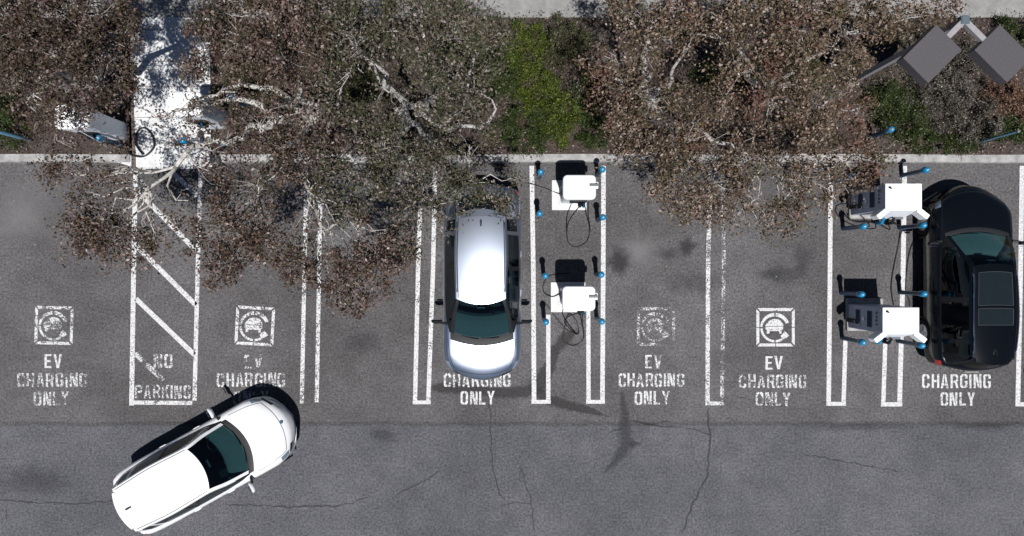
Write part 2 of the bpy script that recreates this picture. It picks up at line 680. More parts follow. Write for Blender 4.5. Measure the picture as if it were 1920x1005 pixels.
tk = .155
GL = {
 'I': (tk, [[(0, 0), (tk, 0), (tk, 1), (0, 1)]]),
 'E': (.46, [[(0, 0), (.46, 0), (.46, .14), (tk, .14), (tk, .43), (.40, .43), (.40, .57), (tk, .57), (tk, .86), (.46, .86), (.46, 1), (0, 1)]]),
 'V': (.56, [[(0, 1), (.16, 1), (.28, .3), (.40, 1), (.56, 1), (.36, 0), (.2, 0)]]),
 'C': (.54, [[(.11, 0), (0, .12), (0, .88), (.11, 1), (.26, 1), (.26, .86), (tk, .8), (tk, .2), (.26, .14), (.26, 0)],
             [(.31, 1), (.43, 1), (.54, .88), (.54, .66), (.385, .66), (.385, .8), (.31, .86)],
             [(.31, 0), (.43, 0), (.54, .12), (.54, .34), (.385, .34), (.385, .2), (.31, .14)]]),
 'G': (.54, [[(.11, 0), (0, .12), (0, .88), (.11, 1), (.26, 1), (.26, .86), (tk, .8), (tk, .2), (.26, .14), (.26, 0)],
             [(.31, 1), (.43, 1), (.54, .88), (.54, .68), (.385, .68), (.385, .8), (.31, .86)],
             [(.31, 0), (.43, 0), (.54, .1), (.54, .5), (.32, .5), (.32, .37), (.39, .37), (.39, .2), (.31, .14)]]),
 'O': (.54, [[(.11, 0), (0, .12), (0, .88), (.11, 1), (.25, 1), (.25, .86), (tk, .8), (tk, .2), (.25, .14), (.25, 0)],
             [(.43, 0), (.54, .12), (.54, .88), (.43, 1), (.29, 1), (.29, .86), (.385, .8), (.385, .2), (.29, .14), (.29, 0)]]),
 'H': (.54, [[(0, 0), (tk, 0), (tk, .43), (.34, .43), (.34, .57), (tk, .57), (tk, 1), (0, 1)], [(.385, 0), (.54, 0), (.54, 1), (.385, 1)]]),
 'A': (.56, [[(0, 0), (.155, 0), (.19, .2), (.26, .2), (.26, .34), (.215, .34), (.26, .72), (.26, 1), (.19, 1)],
             [(.56, 0), (.405, 0), (.37, .2), (.30, .2), (.30, .34), (.345, .34), (.30, .72), (.30, 1), (.37, 1)]]),
 'R': (.56, [[(0, 0), (tk, 0), (tk, 1), (0, 1)],
             [(.195, 1), (.43, 1), (.54, .9), (.54, .56), (.47, .47), (.56, 0), (.40, 0), (.32, .4), (.195, .4), (.195, .54), (.36, .54), (.385, .6), (.385, .82), (.36, .86), (.195, .86)]]),
 'P': (.54, [[(0, 0), (tk, 0), (tk, 1), (0, 1)],
             [(.195, 1), (.43, 1), (.54, .88), (.54, .52), (.43, .4), (.195, .4), (.195, .54), (.385, .56), (.385, .84), (.195, .86)]]),
 'N': (.56, [[(0, 0), (.15, 0), (.15, 1), (0, 1)], [(.165, 1), (.24, 1), (.395, .38), (.395, 0), (.32, 0), (.165, .62)], [(.41, 0), (.56, 0), (.56, 1), (.41, 1)]]),
 'L': (.46, [[(0, 0), (.46, 0), (.46, .15), (tk, .15), (tk, 1), (0, 1)]]),
 'Y': (.56, [[(0, 1), (.165, 1), (.28, .62), (.395, 1), (.56, 1), (.36, .42), (.36, 0), (.2, 0), (.2, .42)]]),
 'K': (.56, [[(0, 0), (tk, 0), (tk, 1), (0, 1)], [(.18, .5), (.37, 1), (.55, 1), (.35, .52), (.57, 0), (.39, 0), (.24, .36)]]),
}


def word(txt, xc, yc, wpx, hpx, wear, label=None, rot=0.0):
    gap = 0.13
    tot = sum(GL[c][0] for c in txt) + gap * (len(txt) - 1)
    sx = wpx / PPM / tot; sy = hpx / PPM
    c = W(xc, yc)
    mb = MB()
    x = -tot / 2
    ca, sa = math.cos(rot), math.sin(rot)
    for ch in txt:
        jx = rnd.uniform(-.02, .02); jy = rnd.uniform(-.03, .03)
        for pl in GL[ch][1]:
            q = [((x + jx + p[0]) * sx, (p[1] - .5 + jy) * sy) for p in pl]
            mb.poly([(c.x + a * ca - b * sa, c.y + a * sa + b * ca) for a, b in q], PZ)
        x += GL[ch][0] + gap
    o = mb.build("painted_word", paint_mat(wear), LOT, smooth=False)
    flat_up(o.data)
    o['label'] = label or ("white stencilled word %s on the asphalt" % txt)
    return o


def symbol(xc, yc, s, wear, rot=0.0, label=None):
    mb = MB()
    c = W(xc, yc)
    S = s / PPM
    ca, sa = math.cos(rot), math.sin(rot)

    def T(pts):
        return [(c.x + ((x - .5) * ca - (y - .5) * sa) * S, c.y + ((x - .5) * sa + (y - .5) * ca) * S) for x, y in pts]
    t = .078; g = .014
    mb.poly(T([(g + .02, 1), (.98 - g, 1), (.98 - g - t, 1 - t), (g + t, 1 - t)]), PZ)
    mb.poly(T([(g + .02, 0), (.485, 0), (.485, t), (g + t, t)]), PZ)
    mb.poly(T([(.505, 0), (.98 - g, 0), (.98 - g - t, t), (.505, t)]), PZ)
    for a, b in ((.505, 0), (0, .485)):
        if a: mb.poly(T([(0, a), (t, a), (t, .97 - t), (0, .97)]), PZ); mb.poly(T([(1, a), (1 - t, a), (1 - t, .97 - t), (1, .97)]), PZ)
        else: mb.poly(T([(0, .03), (t, .03 + t), (t, b), (0, b)]), PZ); mb.poly(T([(1, .03), (1 - t, .03 + t), (1 - t, b), (1, b)]), PZ)

    def arc(a0, a1):
        n = max(3, int(abs(a1 - a0) / 8))
        o, i = [], []
        for k in range(n + 1):
            a = a0 + (a1 - a0) * k / n
            th = .06 + .035 * max(0, math.cos(R(a - 70)))
            r = .385
            o.append((.485 + r * math.cos(R(a)), .49 + r * math.sin(R(a))))
            i.append((.485 + (r - th) * math.cos(R(a)), .49 + (r - th) * math.sin(R(a))))
        mb.poly(T(o + i[::-1]), PZ)
    arc(20, 87); arc(93, 177); arc(183, 267); arc(273, 302)
    mb.poly(T([(.745, .40), (.85, .28), (.80, .235), (.69, .185), (.63, .275)]), PZ)
    car = [(.235, .52), (.24, .56), (.29, .61), (.34, .68), (.42, .71), (.50, .715), (.58, .70), (.63, .67), (.66, .62), (.695, .585),
           (.705, .53), (.69, .515), (.63, .53), (.30, .53)]
    mb.poly(T(car), PZ)
    car2 = [(.235, .50), (.30, .515), (.63, .515), (.70, .50), (.69, .44), (.66, .42), (.655, .335), (.60, .335), (.59, .40), (.345, .40), (.335, .335), (.27, .335), (.27, .42), (.24, .45)]
    mb.poly(T(car2), PZ)
    o = mb.build("charging_symbol", paint_mat(wear), LOT, smooth=False)
    flat_up(o.data)
    o['label'] = label or "white stencilled square with a car inside a circular arrow"
    return o


symbol(101.5, 610, 72, .50, R(-1.5), "half worn car in circular arrow stencil left of the hatched bay")
word("EV", 100, 677, 32, 26, .42); word("CHARGING", 98, 712.5, 131, 26, .52); word("ONLY", 97, 746.5, 66, 26, .58)
word("NO", 306, 677, 35, 26, .60); word("PARKING", 305.5, 734.5, 104, 25, .48)
symbol(478, 611, 73, .44, R(-3), "slightly skewed car in circular arrow stencil right of the hatched bay")
word("EV", 475, 678, 34, 26, .66); word("CHARGING", 471, 712, 128, 26, .50); word("ONLY", 471, 746, 66, 26, .6)
word("CHARGING", 895, 713, 125, 25, .46); word("ONLY", 896, 745.5, 64, 25, .40)
symbol(1230, 612, 72, .68, 0, "almost worn away car in circular arrow stencil beside the middle chargers")
word("EV", 1225.5, 678, 31, 25, .40); word("CHARGING", 1221, 712.5, 123, 25, .46); word("ONLY", 1223, 746, 66, 25, .50)
symbol(1454, 613.5, 72, .22, 0, "crisp white car in circular arrow stencil left of the right chargers")
word("EV", 1451.5, 680, 33, 25, .38); word("CHARGING", 1448.5, 714.5, 126, 25, .48); word("ONLY", 1449.5, 748, 65, 25, .50)
word("CHARGING", 1793, 715, 128, 26, .34); word("ONLY", 1795.5, 748.5, 65, 25, .38)


# stains and cracks
def stain(pts, m, name="oil_stain", z=0.004, widths=None):
    mb = MB()
    P = [W(*p) for p in pts]
    n = len(P)
    L, C, Rr = [], [], []
    for i, p in enumerate(P):
        d = (P[min(i + 1, n - 1)] - P[max(0, i - 1)]).normalized()
        nn = Vector((-d.y, d.x, 0))
        w = widths[i] / PPM
        L.append((p.x + nn.x * w, p.y + nn.y * w, z)); C.append((p.x, p.y, z)); Rr.append((p.x - nn.x * w, p.y - nn.y * w, z))
    mb.add(L + C + Rr, [(i, i + 1, n + i + 1, n + i) for i in range(n - 1)] + [(n + i, n + i + 1, 2 * n + i + 1, 2 * n + i) for i in range(n - 1)])
    e = [0.0] * n + [1.0] * n + [0.0] * n
    e[n] = 0; e[2 * n - 1] = 0
    mb.edge = e
    o = mb.build(name, m, LOT, smooth=False, recalc=False)
    flat_up(o.data)
    return o


def blob(x, y, rx, ry, m, name="oil_stain", z=0.004, seed=0):
    rr = random.Random(seed)
    n = 22
    c = W(x, y)
    mb = MB()
    vs = [tuple(c[:2]) + (z,)]
    for k in range(n):
        a = 2 * PI * k / n
        f = rr.uniform(.75, 1.15)
        vs.append((c.x + rx * f / PPM * math.cos(a), c.y + ry * f / PPM * math.sin(a), z))
    mb.add(vs, [(0, 1 + k, 1 + (k + 1) % n) for k in range(n)])
    mb.edge = [1.0] + [0.0] * n
    o = mb.build(name, m, LOT, smooth=False, recalc=False)
    flat_up(o.data)
    return o


WET = stain_mat("wet_stain", (0.036, 0.033, 0.034), 0.56, 0.5, 7)
WET2 = stain_mat('faint_wet_stain', (0.036, 0.036, 0.040), 0.46, 0.8, 9)
OIL = stain_mat("oil_stain", (0.026, 0.025, 0.028), 0.62, 0.75, 3)
FAINT = stain_mat("faint_stain", (0.03, 0.03, 0.035), 0.34, 0.9, 3)
PALE = stain_mat("pale_dust", (0.20, 0.193, 0.197), 0.62, 0.95, 1.6)
CRACK = stain_mat("crack_line", (0.030, 0.031, 0.028), 0.50, 0.7, 3)
stain([(790, 733), (830, 726), (880, 731), (930, 736), (985, 735), (1010, 722), (1030, 690), (1042, 655), (1062, 632), (1085, 610)], WET,
      widths=[10, 15, 15, 14, 17, 22, 17, 14, 17, 12])
stain([(985, 728), (1010, 738), (1030, 750), (1070, 762), (1110, 771), (1150, 782)], WET, z=0.0055, widths=[8, 17, 15, 13, 10, 4])
stain([(1163, 724), (1167, 745), (1172, 775), (1172, 805), (1175, 832), (1160, 855), (1143, 876), (1126, 893)], WET2, z=0.005, widths=[2, 8, 14, 19, 28, 17, 8, 3])
stain([(1168, 836), (1190, 832), (1212, 828)], WET2, z=0.006, widths=[14, 10, 2])
stain([(1174, 788), (1200, 792), (1240, 800), (1290, 800)], CRACK, z=0.006, widths=[3, 3, 3, 2])
blob(1160, 490, 36, 38, OIL, seed=1); blob(1288, 462, 26, 28, OIL, seed=2); blob(1250, 475, 40, 18, FAINT, seed=3, z=.0045)
blob(1505, 485, 40, 50, FAINT, seed=4); blob(1440, 515, 45, 22, FAINT, seed=5, z=.0045); blob(1310, 530, 70, 40, FAINT, seed=6, z=.0043)
blob(680, 640, 60, 40, FAINT, seed=7); blob(720, 815, 60, 26, FAINT, seed=8); blob(60, 900, 130, 50, FAINT, seed=9); blob(1470, 515, 60, 40, FAINT, seed=12, z=.0047)
blob(1720, 560, 50, 90, FAINT, seed=16, z=.0049)
blob(1610, 800, 180, 14, FAINT, seed=10); blob(1850, 798, 120, 14, FAINT, seed=11, z=.0045)
blob(40, 400, 130, 110, PALE, seed=13); blob(1200, 470, 80, 60, PALE, seed=15, z=.0035)
rc = random.Random(4)


def crack(pts, w=2.2):
    P = []
    for i in range(len(pts) - 1):
        a, b = pts[i], pts[i + 1]
        k = max(1, int(math.hypot(b[0] - a[0], b[1] - a[1]) / 9))
        for j in range(k):
            f = j / k
            P.append((a[0] + (b[0] - a[0]) * f + rc.uniform(-2, 2), a[1] + (b[1] - a[1]) * f + rc.uniform(-2, 2)))
    P.append(pts[-1])
    stain(P, CRACK, "asphalt_crack", 0.0065, [w * rc.uniform(.6, 1.2) for _ in P])


crack([(918, 745), (920, 800), (922, 870), (935, 925), (952, 942)])
crack([(975, 870), (995, 935), (1003, 1006)]); crack([(935, 952), (960, 944), (1000, 941)])
crack([(1328, 762), (1330, 820), (1326, 890), (1295, 950), (1278, 1006)], 3)
crack([(-5, 936), (60, 942), (150, 945), (240, 935)]); crack([(420, 945), (540, 950), (640, 948), (700, 930)])
crack([(1280, 800), (1340, 815)]); crack([(1500, 850), (1600, 868), (1690, 885)], 2)
crack([(1135, 815), (1170, 800)], 2); crack([(1380, 740), (1420, 755), (1480, 762)], 1.6); crack([(830, 880), (790, 905), (740, 930)], 1.8)
crack([(10, 950), (14, 980)], 2); crack([(1260, 790), (1200, 798)], 2)

# ------------------------------------------------------------------ foliage helpers
def leaf_mesh(name, pos, size, m, rng, up=0.12, aspect=0.55):
    n = len(pos)
    nr = rng.normal(size=(n, 3)); nr[:, 2] = np.abs(nr[:, 2]) + up
    nr /= np.linalg.norm(nr, axis=1)[:, None]
    t = rng.normal(size=(n, 3))
    t -= nr * np.sum(t * nr, axis=1)[:, None]
    t /= np.linalg.norm(t, axis=1)[:, None]
    b = np.cross(nr, t)
    s = size * rng.uniform(.45, 1.4, size=(n, 1))
    w = s * aspect * rng.uniform(.7, 1.2, size=(n, 1))
    V = np.empty((n, 4, 3))
    V[:, 0] = pos - t * s * .5
    V[:, 1] = pos + b * w * .5 + nr * s * .08
    V[:, 2] = pos + t * s * .5
    V[:, 3] = pos - b * w * .5 + nr * s * .08
    me = bpy.data.meshes.new(name)
    me.vertices.add(n * 4); me.loops.add(n * 4); me.polygons.add(n)
    me.vertices.foreach_set("co", V.reshape(-1))
    me.loops.foreach_set("vertex_index", np.arange(n * 4, dtype=np.int32))
    me.polygons.foreach_set("loop_start", np.arange(0, n * 4, 4, dtype=np.int32))
    me.polygons.foreach_set("loop_total", np.full(n, 4, dtype=np.int32))
    me.materials.append(m)
    me.update(calc_edges=True)
    me.validate()
    return me


def lobe_clusters(c, rx, ry, rz, rng, per=0.085, dens=1.0):
    area = PI * rx * ry
    n = max(4, int(area / per * (0.55 + .45 * dens)))
    ph = rng.uniform(0, 2 * PI, 3)
    a = rng.uniform(0, 2 * PI, n)
    rr = np.sqrt(rng.uniform(0, 1, n)) * (0.82 + .22 * np.sin(2 * a + ph[0]) + .17 * np.sin(5 * a + ph[1]) + .12 * np.sin(9 * a + ph[2]))
    x = c[0] + rx * rr * np.cos(a); y = c[1] + ry * rr * np.sin(a)
    dome = np.sqrt(np.clip(1 - np.clip(rr, 0, 1) ** 2, 0.02, 1))
    z = c[2] + rz * dome * rng.uniform(-.9, 1.0, n)
    return np.stack([x, y, z], 1)


def cluster_leaves(cl, leaves_per, sig, rng):
    n = len(cl)
    k = np.maximum(3, rng.poisson(leaves_per, n))
    idx = np.repeat(np.arange(n), k)
    sg = np.repeat(sig * rng.uniform(.6, 1.5, n), k)[:, None]
    return cl[idx] + rng.normal(size=(len(idx), 3)) * sg * np.array([1, 1, .6])


def wobble_path(a, b, n, amp, rng, sag=0.0):
    a = np.array(a, float); b = np.array(b, float)
    L = np.linalg.norm(b - a)
    pts = []
    off = np.zeros(3)
    for i in range(n + 1):
        f = i / n
        if 0 < i < n: off = off * .6 + rng.normal(size=3) * amp * L / n * 1.3
        p = a + (b - a) * f + off * (1 if i < n else 0) * math.sin(PI * f) ** .5 + np.array([0, 0, sag * L * math.sin(PI * f)])
        pts.append(p)
    return pts


def make_tree(name, label, base, fork_z, lobes, limbs, leafm, barkm, seed, group, leaf=0.068, r0=0.2, lai=3.3, twig_frac=.6, lean=(0, 0)):
    """lobes: (X, Y, rx, ry, z, dens) in plan pixels; limbs: px polylines with heights and radii"""
    rng = np.random.default_rng(seed)
    root = empty(name, base)
    tag(root, label, 'tree', group)
    B = np.array(base)
    mb = MB(); tw = MB()
    nodes = []            # points on the wood that further branches may leave from
    fork = np.array([base[0] + lean[0], base[1] + lean[1], fork_z])
    p = wobble_path(B + np.array([0, 0, -.1]), fork, 6, .12, rng)
    rad = [r0 * (1.35 - .5 * i / 6) for i in range(7)]
    mb.tube([q - B for q in p], rad, 10)
    nodes += [(fork, r0 * .8)]
    for lm in limbs:
        pts = [np.array(W(X, Y, z)) for X, Y, z, r in lm]
        rs = [q[3] for q in lm]
        P, Q = [], []
        for i in range(len(pts) - 1):
            k = max(2, int(np.linalg.norm(pts[i + 1] - pts[i]) / .22))
            seg = wobble_path(pts[i], pts[i + 1], k, .22, rng)
            for j in range(k):
                P.append(seg[j]); Q.append(rs[i] + (rs[i + 1] - rs[i]) * j / k)
        P.append(pts[-1]); Q.append(rs[-1])
        mb.tube([q - B for q in P], Q, 8)
        nodes += [(P[i], Q[i]) for i in range(2, len(P), 2)]
    allc, pos = [], []
    order = sorted(lobes, key=lambda l: (W(l[0], l[1], l[4]) - Vector(fork)).length)
    for (X, Y, rx, ry, z, dens) in order:
        c = np.array(W(X, Y, z))
        k = (HC - z) / HC / PPM
        cl = lobe_clusters(c, rx * k * 1.07, ry * k * 1.07, min(rx, ry) * k * .95, rng, dens=dens)
        allc.append(cl)
        area = PI * rx * ry * k * k
        nl = lai * dens ** 1.7 * area / (leaf * leaf * .55 * .8)
        pos.append(cluster_leaves(cl, nl / len(cl), .115, rng))
        # branch to this lobe from the nearest wood
        d = [np.linalg.norm(q[0] - c) + (3 if q[1] < .02 else 0) for q in nodes]
        i = int(np.argmin(d))
        st, sr = nodes[i]
        L = np.linalg.norm(c - st)
        nseg = max(3, int(L / .25))
        bp = wobble_path(st, c + np.array([0, 0, -.08]), nseg, .28, rng, .04)
        br = max(.014, min(sr * .7, .014 + .014 * L))
        R0 = [br * (1 - .7 * j / nseg) for j in range(nseg + 1)]
        mb.tube([q - B for q in bp], R0, 6)
        nodes += [(bp[j], R0[j]) for j in range(1, len(bp), 2)]
        # twigs
        for q in cl:
            if rng.uniform() > twig_frac: continue
            j = int(np.argmin([np.linalg.norm(w - q) for w in bp]))
            j = max(1, j - 1)
            tp = wobble_path(bp[j], q, 4, .3, rng)
            tw.tube([w - B for w in tp], [.009, .008, .0065, .005, .0035], 4, cap=False)
    tr = mb.build("trunk", barkm, root)
    tag(tw.build("twigs", TWIG, root), kind="stuff")
    P = np.concatenate(pos) - B
    P[:, 2] = np.maximum(P[:, 2], .25)
    me = leaf_mesh("crown", P, leaf, leafm, rng)
    cr = bpy.data.objects.new("crown", me); COL.objects.link(cr); cr.parent = root
    return root


L_BROWN = leaf_mat("brown_leaves", [(0.0, (.016, .009, .007)), (.25, (.058, .034, .028)), (.42, (.046, .041, .020)), (.62, (.112, .067, .056)), (.82, (.175, .125, .108)), (.92, (.31, .26, .235)), (1.0, (.66, .61, .57))], green=(.042, .045, .020))
L_GREY = leaf_mat("grey_olive_leaves", [(0.0, (.013, .011, .008)), (.25, (.048, .040, .029)), (.42, (.040, .053, .017)), (.62, (.095, .076, .060)), (.82, (.165, .13, .115)), (.92, (.30, .26, .235)), (1.0, (.66, .61, .57))], green=(.046, .056, .022))
L_DARK = leaf_mat("dark_brown_leaves", [(0.0, (.016, .009, .007)), (.30, (.054, .033, .026)), (.5, (.046, .041, .020)), (.7, (.098, .062, .050)), (.87, (.15, .11, .095)), (.95, (.27, .23, .21)), (1.0, (.60, .55, .51))])
L_TAN = leaf_mat("tan_red_leaves", [(0.0, (.018, .011, .007)), (.25, (.074, .044, .028)), (.42, (.058, .053, .023)), (.62, (.150, .095, .068)), (.82, (.24, .18, .145)), (.92, (.36, .31, .27)), (1.0, (.70, .64, .59))], patch=(.120, .042, .036), green=(.052, .055, .022))
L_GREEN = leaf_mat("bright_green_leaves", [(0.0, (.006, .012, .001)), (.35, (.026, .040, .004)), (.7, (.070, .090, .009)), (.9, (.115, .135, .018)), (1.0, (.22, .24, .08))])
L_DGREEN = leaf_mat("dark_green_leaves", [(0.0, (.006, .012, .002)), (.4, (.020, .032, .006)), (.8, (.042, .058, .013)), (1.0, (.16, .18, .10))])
L_OLIVE = leaf_mat("olive_leaves", [(0.0, (.010, .012, .004)), (.4, (.032, .034, .013)), (.8, (.060, .058, .028)), (1.0, (.24, .22, .16))])
L_DRY = leaf_mat("dry_grey_leaves", [(0.0, (.018, .016, .013)), (.4, (.055, .047, .037)), (.75, (.11, .098, .082)), (1.0, (.42, .39, .35))])
L_RUST = leaf_mat("rust_leaves", [(0.0, (.035, .018, .012)), (.4, (.10, .052, .034)), (.75, (.17, .10, .068)), (1.0, (.40, .30, .24))])

TG = "dry leaved trees along the planting bed"
make_tree("broadleaf_tree", "dense brown leaved tree over the left bed, shading the white charger near the ramp", W(150, 175, .1), 1.6,
          [(60, 60, 95, 65, 4.4, 1), (60, 5, 110, 30, 4.5, 1), (175, 8, 70, 30, 4.6, .9), (250, 165, 24, 30, 4.0, .5), (180, 60, 85, 60, 4.6, 1), (60, 165, 75, 60, 4.2, 1), (165, 145, 85, 60, 4.4, 1.1), (20, 110, 50, 70, 4.0, 1),
           (120, 100, 80, 60, 4.8, 1), (215, 195, 34, 34, 3.8, .55), (150, 205, 60, 30, 3.6, .7), (95, 235, 40, 40, 3.2, .65), (240, 120, 28, 50, 4.2, .6),
           (250, 45, 34, 40, 4.4, .6), (225, 20, 36, 30, 4.4, .9), (140, 280, 46, 20, 3.0, .5), (200, 275, 40, 22, 3.0, .42), (10, 20, 60, 50, 4.4, .9)],
          [[(150, 160, 1.2, .13), (130, 140, 2.6, .09), (60, 135, 3.6, .05), (25, 165, 3.9, .025)], [(150, 160, 1.4, .12), (190, 110, 3.0, .07), (230, 60, 4.0, .03)],
           [(140, 150, 2.0, .09), (110, 90, 3.6, .05), (70, 40, 4.2, .02)]], L_DARK, BARK_D, 21, TG, r0=.16)
make_tree("broadleaf_tree", "spreading pale limbed tree right of the white ramp, hanging over the hatched bay", W(590, 232, .1), 1.3,
          [(440, 55, 80, 55, 4.6, 1), (460, 5, 90, 30, 4.7, 1), (580, 10, 80, 30, 4.8, 1), (400, 80, 46, 46, 4.5, .9), (640, 290, 60, 26, 3.8, .8), (530, 300, 60, 26, 3.7, .8), (520, 40, 80, 50, 4.8, 1), (400, 120, 55, 40, 4.4, .85), (510, 110, 80, 50, 4.8, 1), (580, 60, 60, 50, 4.8, 1),
           (350, 125, 24, 40, 4.2, .85), (375, 200, 36, 26, 3.6, .75), (350, 235, 40, 34, 3.4, .6), (305, 215, 26, 30, 3.6, .3), (540, 150, 50, 34, 4.2, .8),
           (430, 250, 40, 22, 3.2, .6), (500, 265, 60, 36, 3.5, .75), (400, 325, 46, 36, 3.6, .5), (470, 345, 76, 44, 3.9, .8), (560, 330, 56, 36, 3.9, .65),
           (420, 415, 54, 46, 4.2, 1), (490, 440, 72, 46, 4.3, 1), (420, 505, 46, 38, 4.2, 1.1), (540, 480, 44, 46, 4.1, 1), (380, 450, 30, 40, 4.2, .8), (460, 480, 50, 32, 4.2, .9),
           (120, 320, 58, 30, 3.8, .85), (200, 325, 50, 28, 3.8, .7), (240, 370, 40, 30, 3.9, .5), (300, 440, 40, 30, 4.0, .6), (165, 370, 40, 26, 3.8, .8), (185, 420, 70, 42, 4.1, 1.15), (235, 440, 50, 46, 4.1, 1), (170, 455, 50, 26, 4.0, .9),
           (210, 480, 36, 16, 4.0, .8), (290, 460, 36, 26, 4.0, .4), (335, 440, 36, 36, 4.0, .6), (285, 400, 36, 20, 3.9, .3), (350, 375, 26, 30, 3.8, .25), (570, 420, 36, 36, 4.1, .6),
           (440, 185, 50, 26, 3.7, .5), (480, 222, 70, 36, 3.5, .5), (560, 210, 56, 40, 3.4, .6), (420, 285, 50, 30, 3.5, .5), (620, 220, 50, 40, 3.6, .6), (600, 270, 50, 36, 3.6, .7), (560, 520, 24, 20, 4.1, .7), (690, 452, 70, 36, 4.4, .9), (655, 500, 76, 46, 4.4, 1.1), (735, 470, 44, 40, 4.3, .9), (620, 545, 36, 26, 4.3, .9), (720, 505, 52, 46, 4.4, 1), (675, 552, 62, 32, 4.3, 1), (250, 320, 30, 18, 3.7, .3)],
          [[(590, 225, 1.1, 0.125), (540, 225, 1.9, 0.092), (470, 235, 2.5, 0.076), (400, 262, 2.9, 0.063), (330, 312, 3.3, 0.046), (270, 370, 3.7, 0.023), (220, 420, 3.9, 0.010)],
           [(540, 225, 1.9, 0.086), (470, 190, 2.6, 0.066), (400, 195, 3.0, 0.050), (330, 205, 3.4, 0.030), (290, 220, 3.5, 0.013)],
           [(570, 215, 1.5, 0.092), (510, 165, 2.6, 0.059), (430, 165, 3.1, 0.050), (370, 185, 3.4, 0.030), (330, 210, 3.5, 0.013)],
           [(580, 230, 1.2, 0.086), (540, 270, 2.3, 0.059), (510, 320, 3.0, 0.040), (480, 400, 3.8, 0.020)],
           [(590, 225, 1.2, 0.092), (600, 200, 1.9, 0.073), (560, 185, 2.4, 0.059), (520, 195, 2.9, 0.040), (490, 250, 3.2, 0.020)],
           [(585, 220, 1.4, 0.079), (550, 130, 3.0, 0.046), (500, 70, 4.2, 0.020)], [(330, 312, 3.3, 0.033), (260, 325, 3.6, 0.020), (130, 325, 3.8, 0.010)],
           [(590, 250, 1.5, 0.053), (570, 310, 2.8, 0.033), (580, 400, 3.6, 0.017)]],
          L_BROWN, BARK, 22, TG, r0=.14)
make_tree("broadleaf_tree", "grey olive leaved tree beside the green bush, hanging over the silver car's rear", W(765, 232, .1), 1.5,
          [(640, 60, 70, 60, 4.7, 1), (660, 5, 80, 30, 4.8, 1), (740, 50, 80, 60, 5.0, 1), (850, 60, 80, 60, 4.8, 1), (920, 90, 44, 70, 4.4, .9), (680, 135, 50, 46, 4.3, .4), (810, 130, 80, 60, 4.9, 1),
           (890, 160, 56, 50, 4.3, .8), (750, 190, 60, 46, 4.3, .45), (850, 220, 70, 46, 4.2, .9), (630, 190, 56, 46, 4.2, .8), (710, 260, 76, 46, 4.1, .95), (810, 290, 66, 40, 4.0, .9),
           (880, 270, 36, 30, 3.8, .6), (650, 330, 70, 46, 4.2, .9), (740, 340, 56, 40, 4.1, .9), (680, 400, 56, 36, 4.2, .75), (760, 460, 36, 36, 4.2, .7), (800, 350, 44, 50, 4.0, .85), (860, 330, 30, 22, 3.8, .7), (905, 365, 50, 26, 3.6, 1), (890, 345, 60, 24, 3.7, .85), (850, 370, 40, 40, 3.9, .85),
           (960, 390, 20, 36, 3.5, .7), (975, 330, 28, 26, 3.5, .5), (815, 405, 28, 44, 3.8, .8), (770, 400, 40, 30, 4.1, .8), (610, 300, 36, 30, 4.0, .7), (780, 10, 80, 30, 4.9, 1), (890, 20, 50, 30, 4.6, .9), (780, 300, 60, 26, 3.9, .8), (700, 305, 60, 24, 3.9, .8),
           (630, 120, 40, 40, 4.5, .8)],
          [[(765, 225, 1.3, 0.093), (760, 190, 2.3, 0.068), (700, 120, 3.6, 0.043), (660, 80, 4.3, 0.019)], [(760, 200, 2.0, 0.074), (850, 160, 3.4, 0.050), (890, 105, 3.9, 0.031), (905, 70, 4.2, 0.012)],
           [(765, 225, 1.5, 0.081), (740, 290, 2.8, 0.056), (690, 380, 3.6, 0.034), (670, 470, 4.1, 0.015)], [(770, 230, 1.5, 0.068), (810, 290, 2.8, 0.037), (900, 350, 3.4, 0.022), (960, 380, 3.4, 0.009)],
           [(780, 215, 1.7, 0.062), (900, 240, 2.9, 0.037), (930, 205, 3.3, 0.022), (880, 130, 3.9, 0.009)], [(690, 380, 3.6, 0.031), (615, 430, 3.8, 0.022), (590, 470, 3.9, 0.009)],
           [(740, 290, 2.8, 0.043), (640, 310, 3.4, 0.028), (560, 300, 3.7, 0.012)], [(720, 330, 3.1, 0.031), (800, 370, 3.6, 0.019), (850, 378, 3.8, 0.007)]],
          L_GREY, BARK_D, 23, TG, r0=.13)
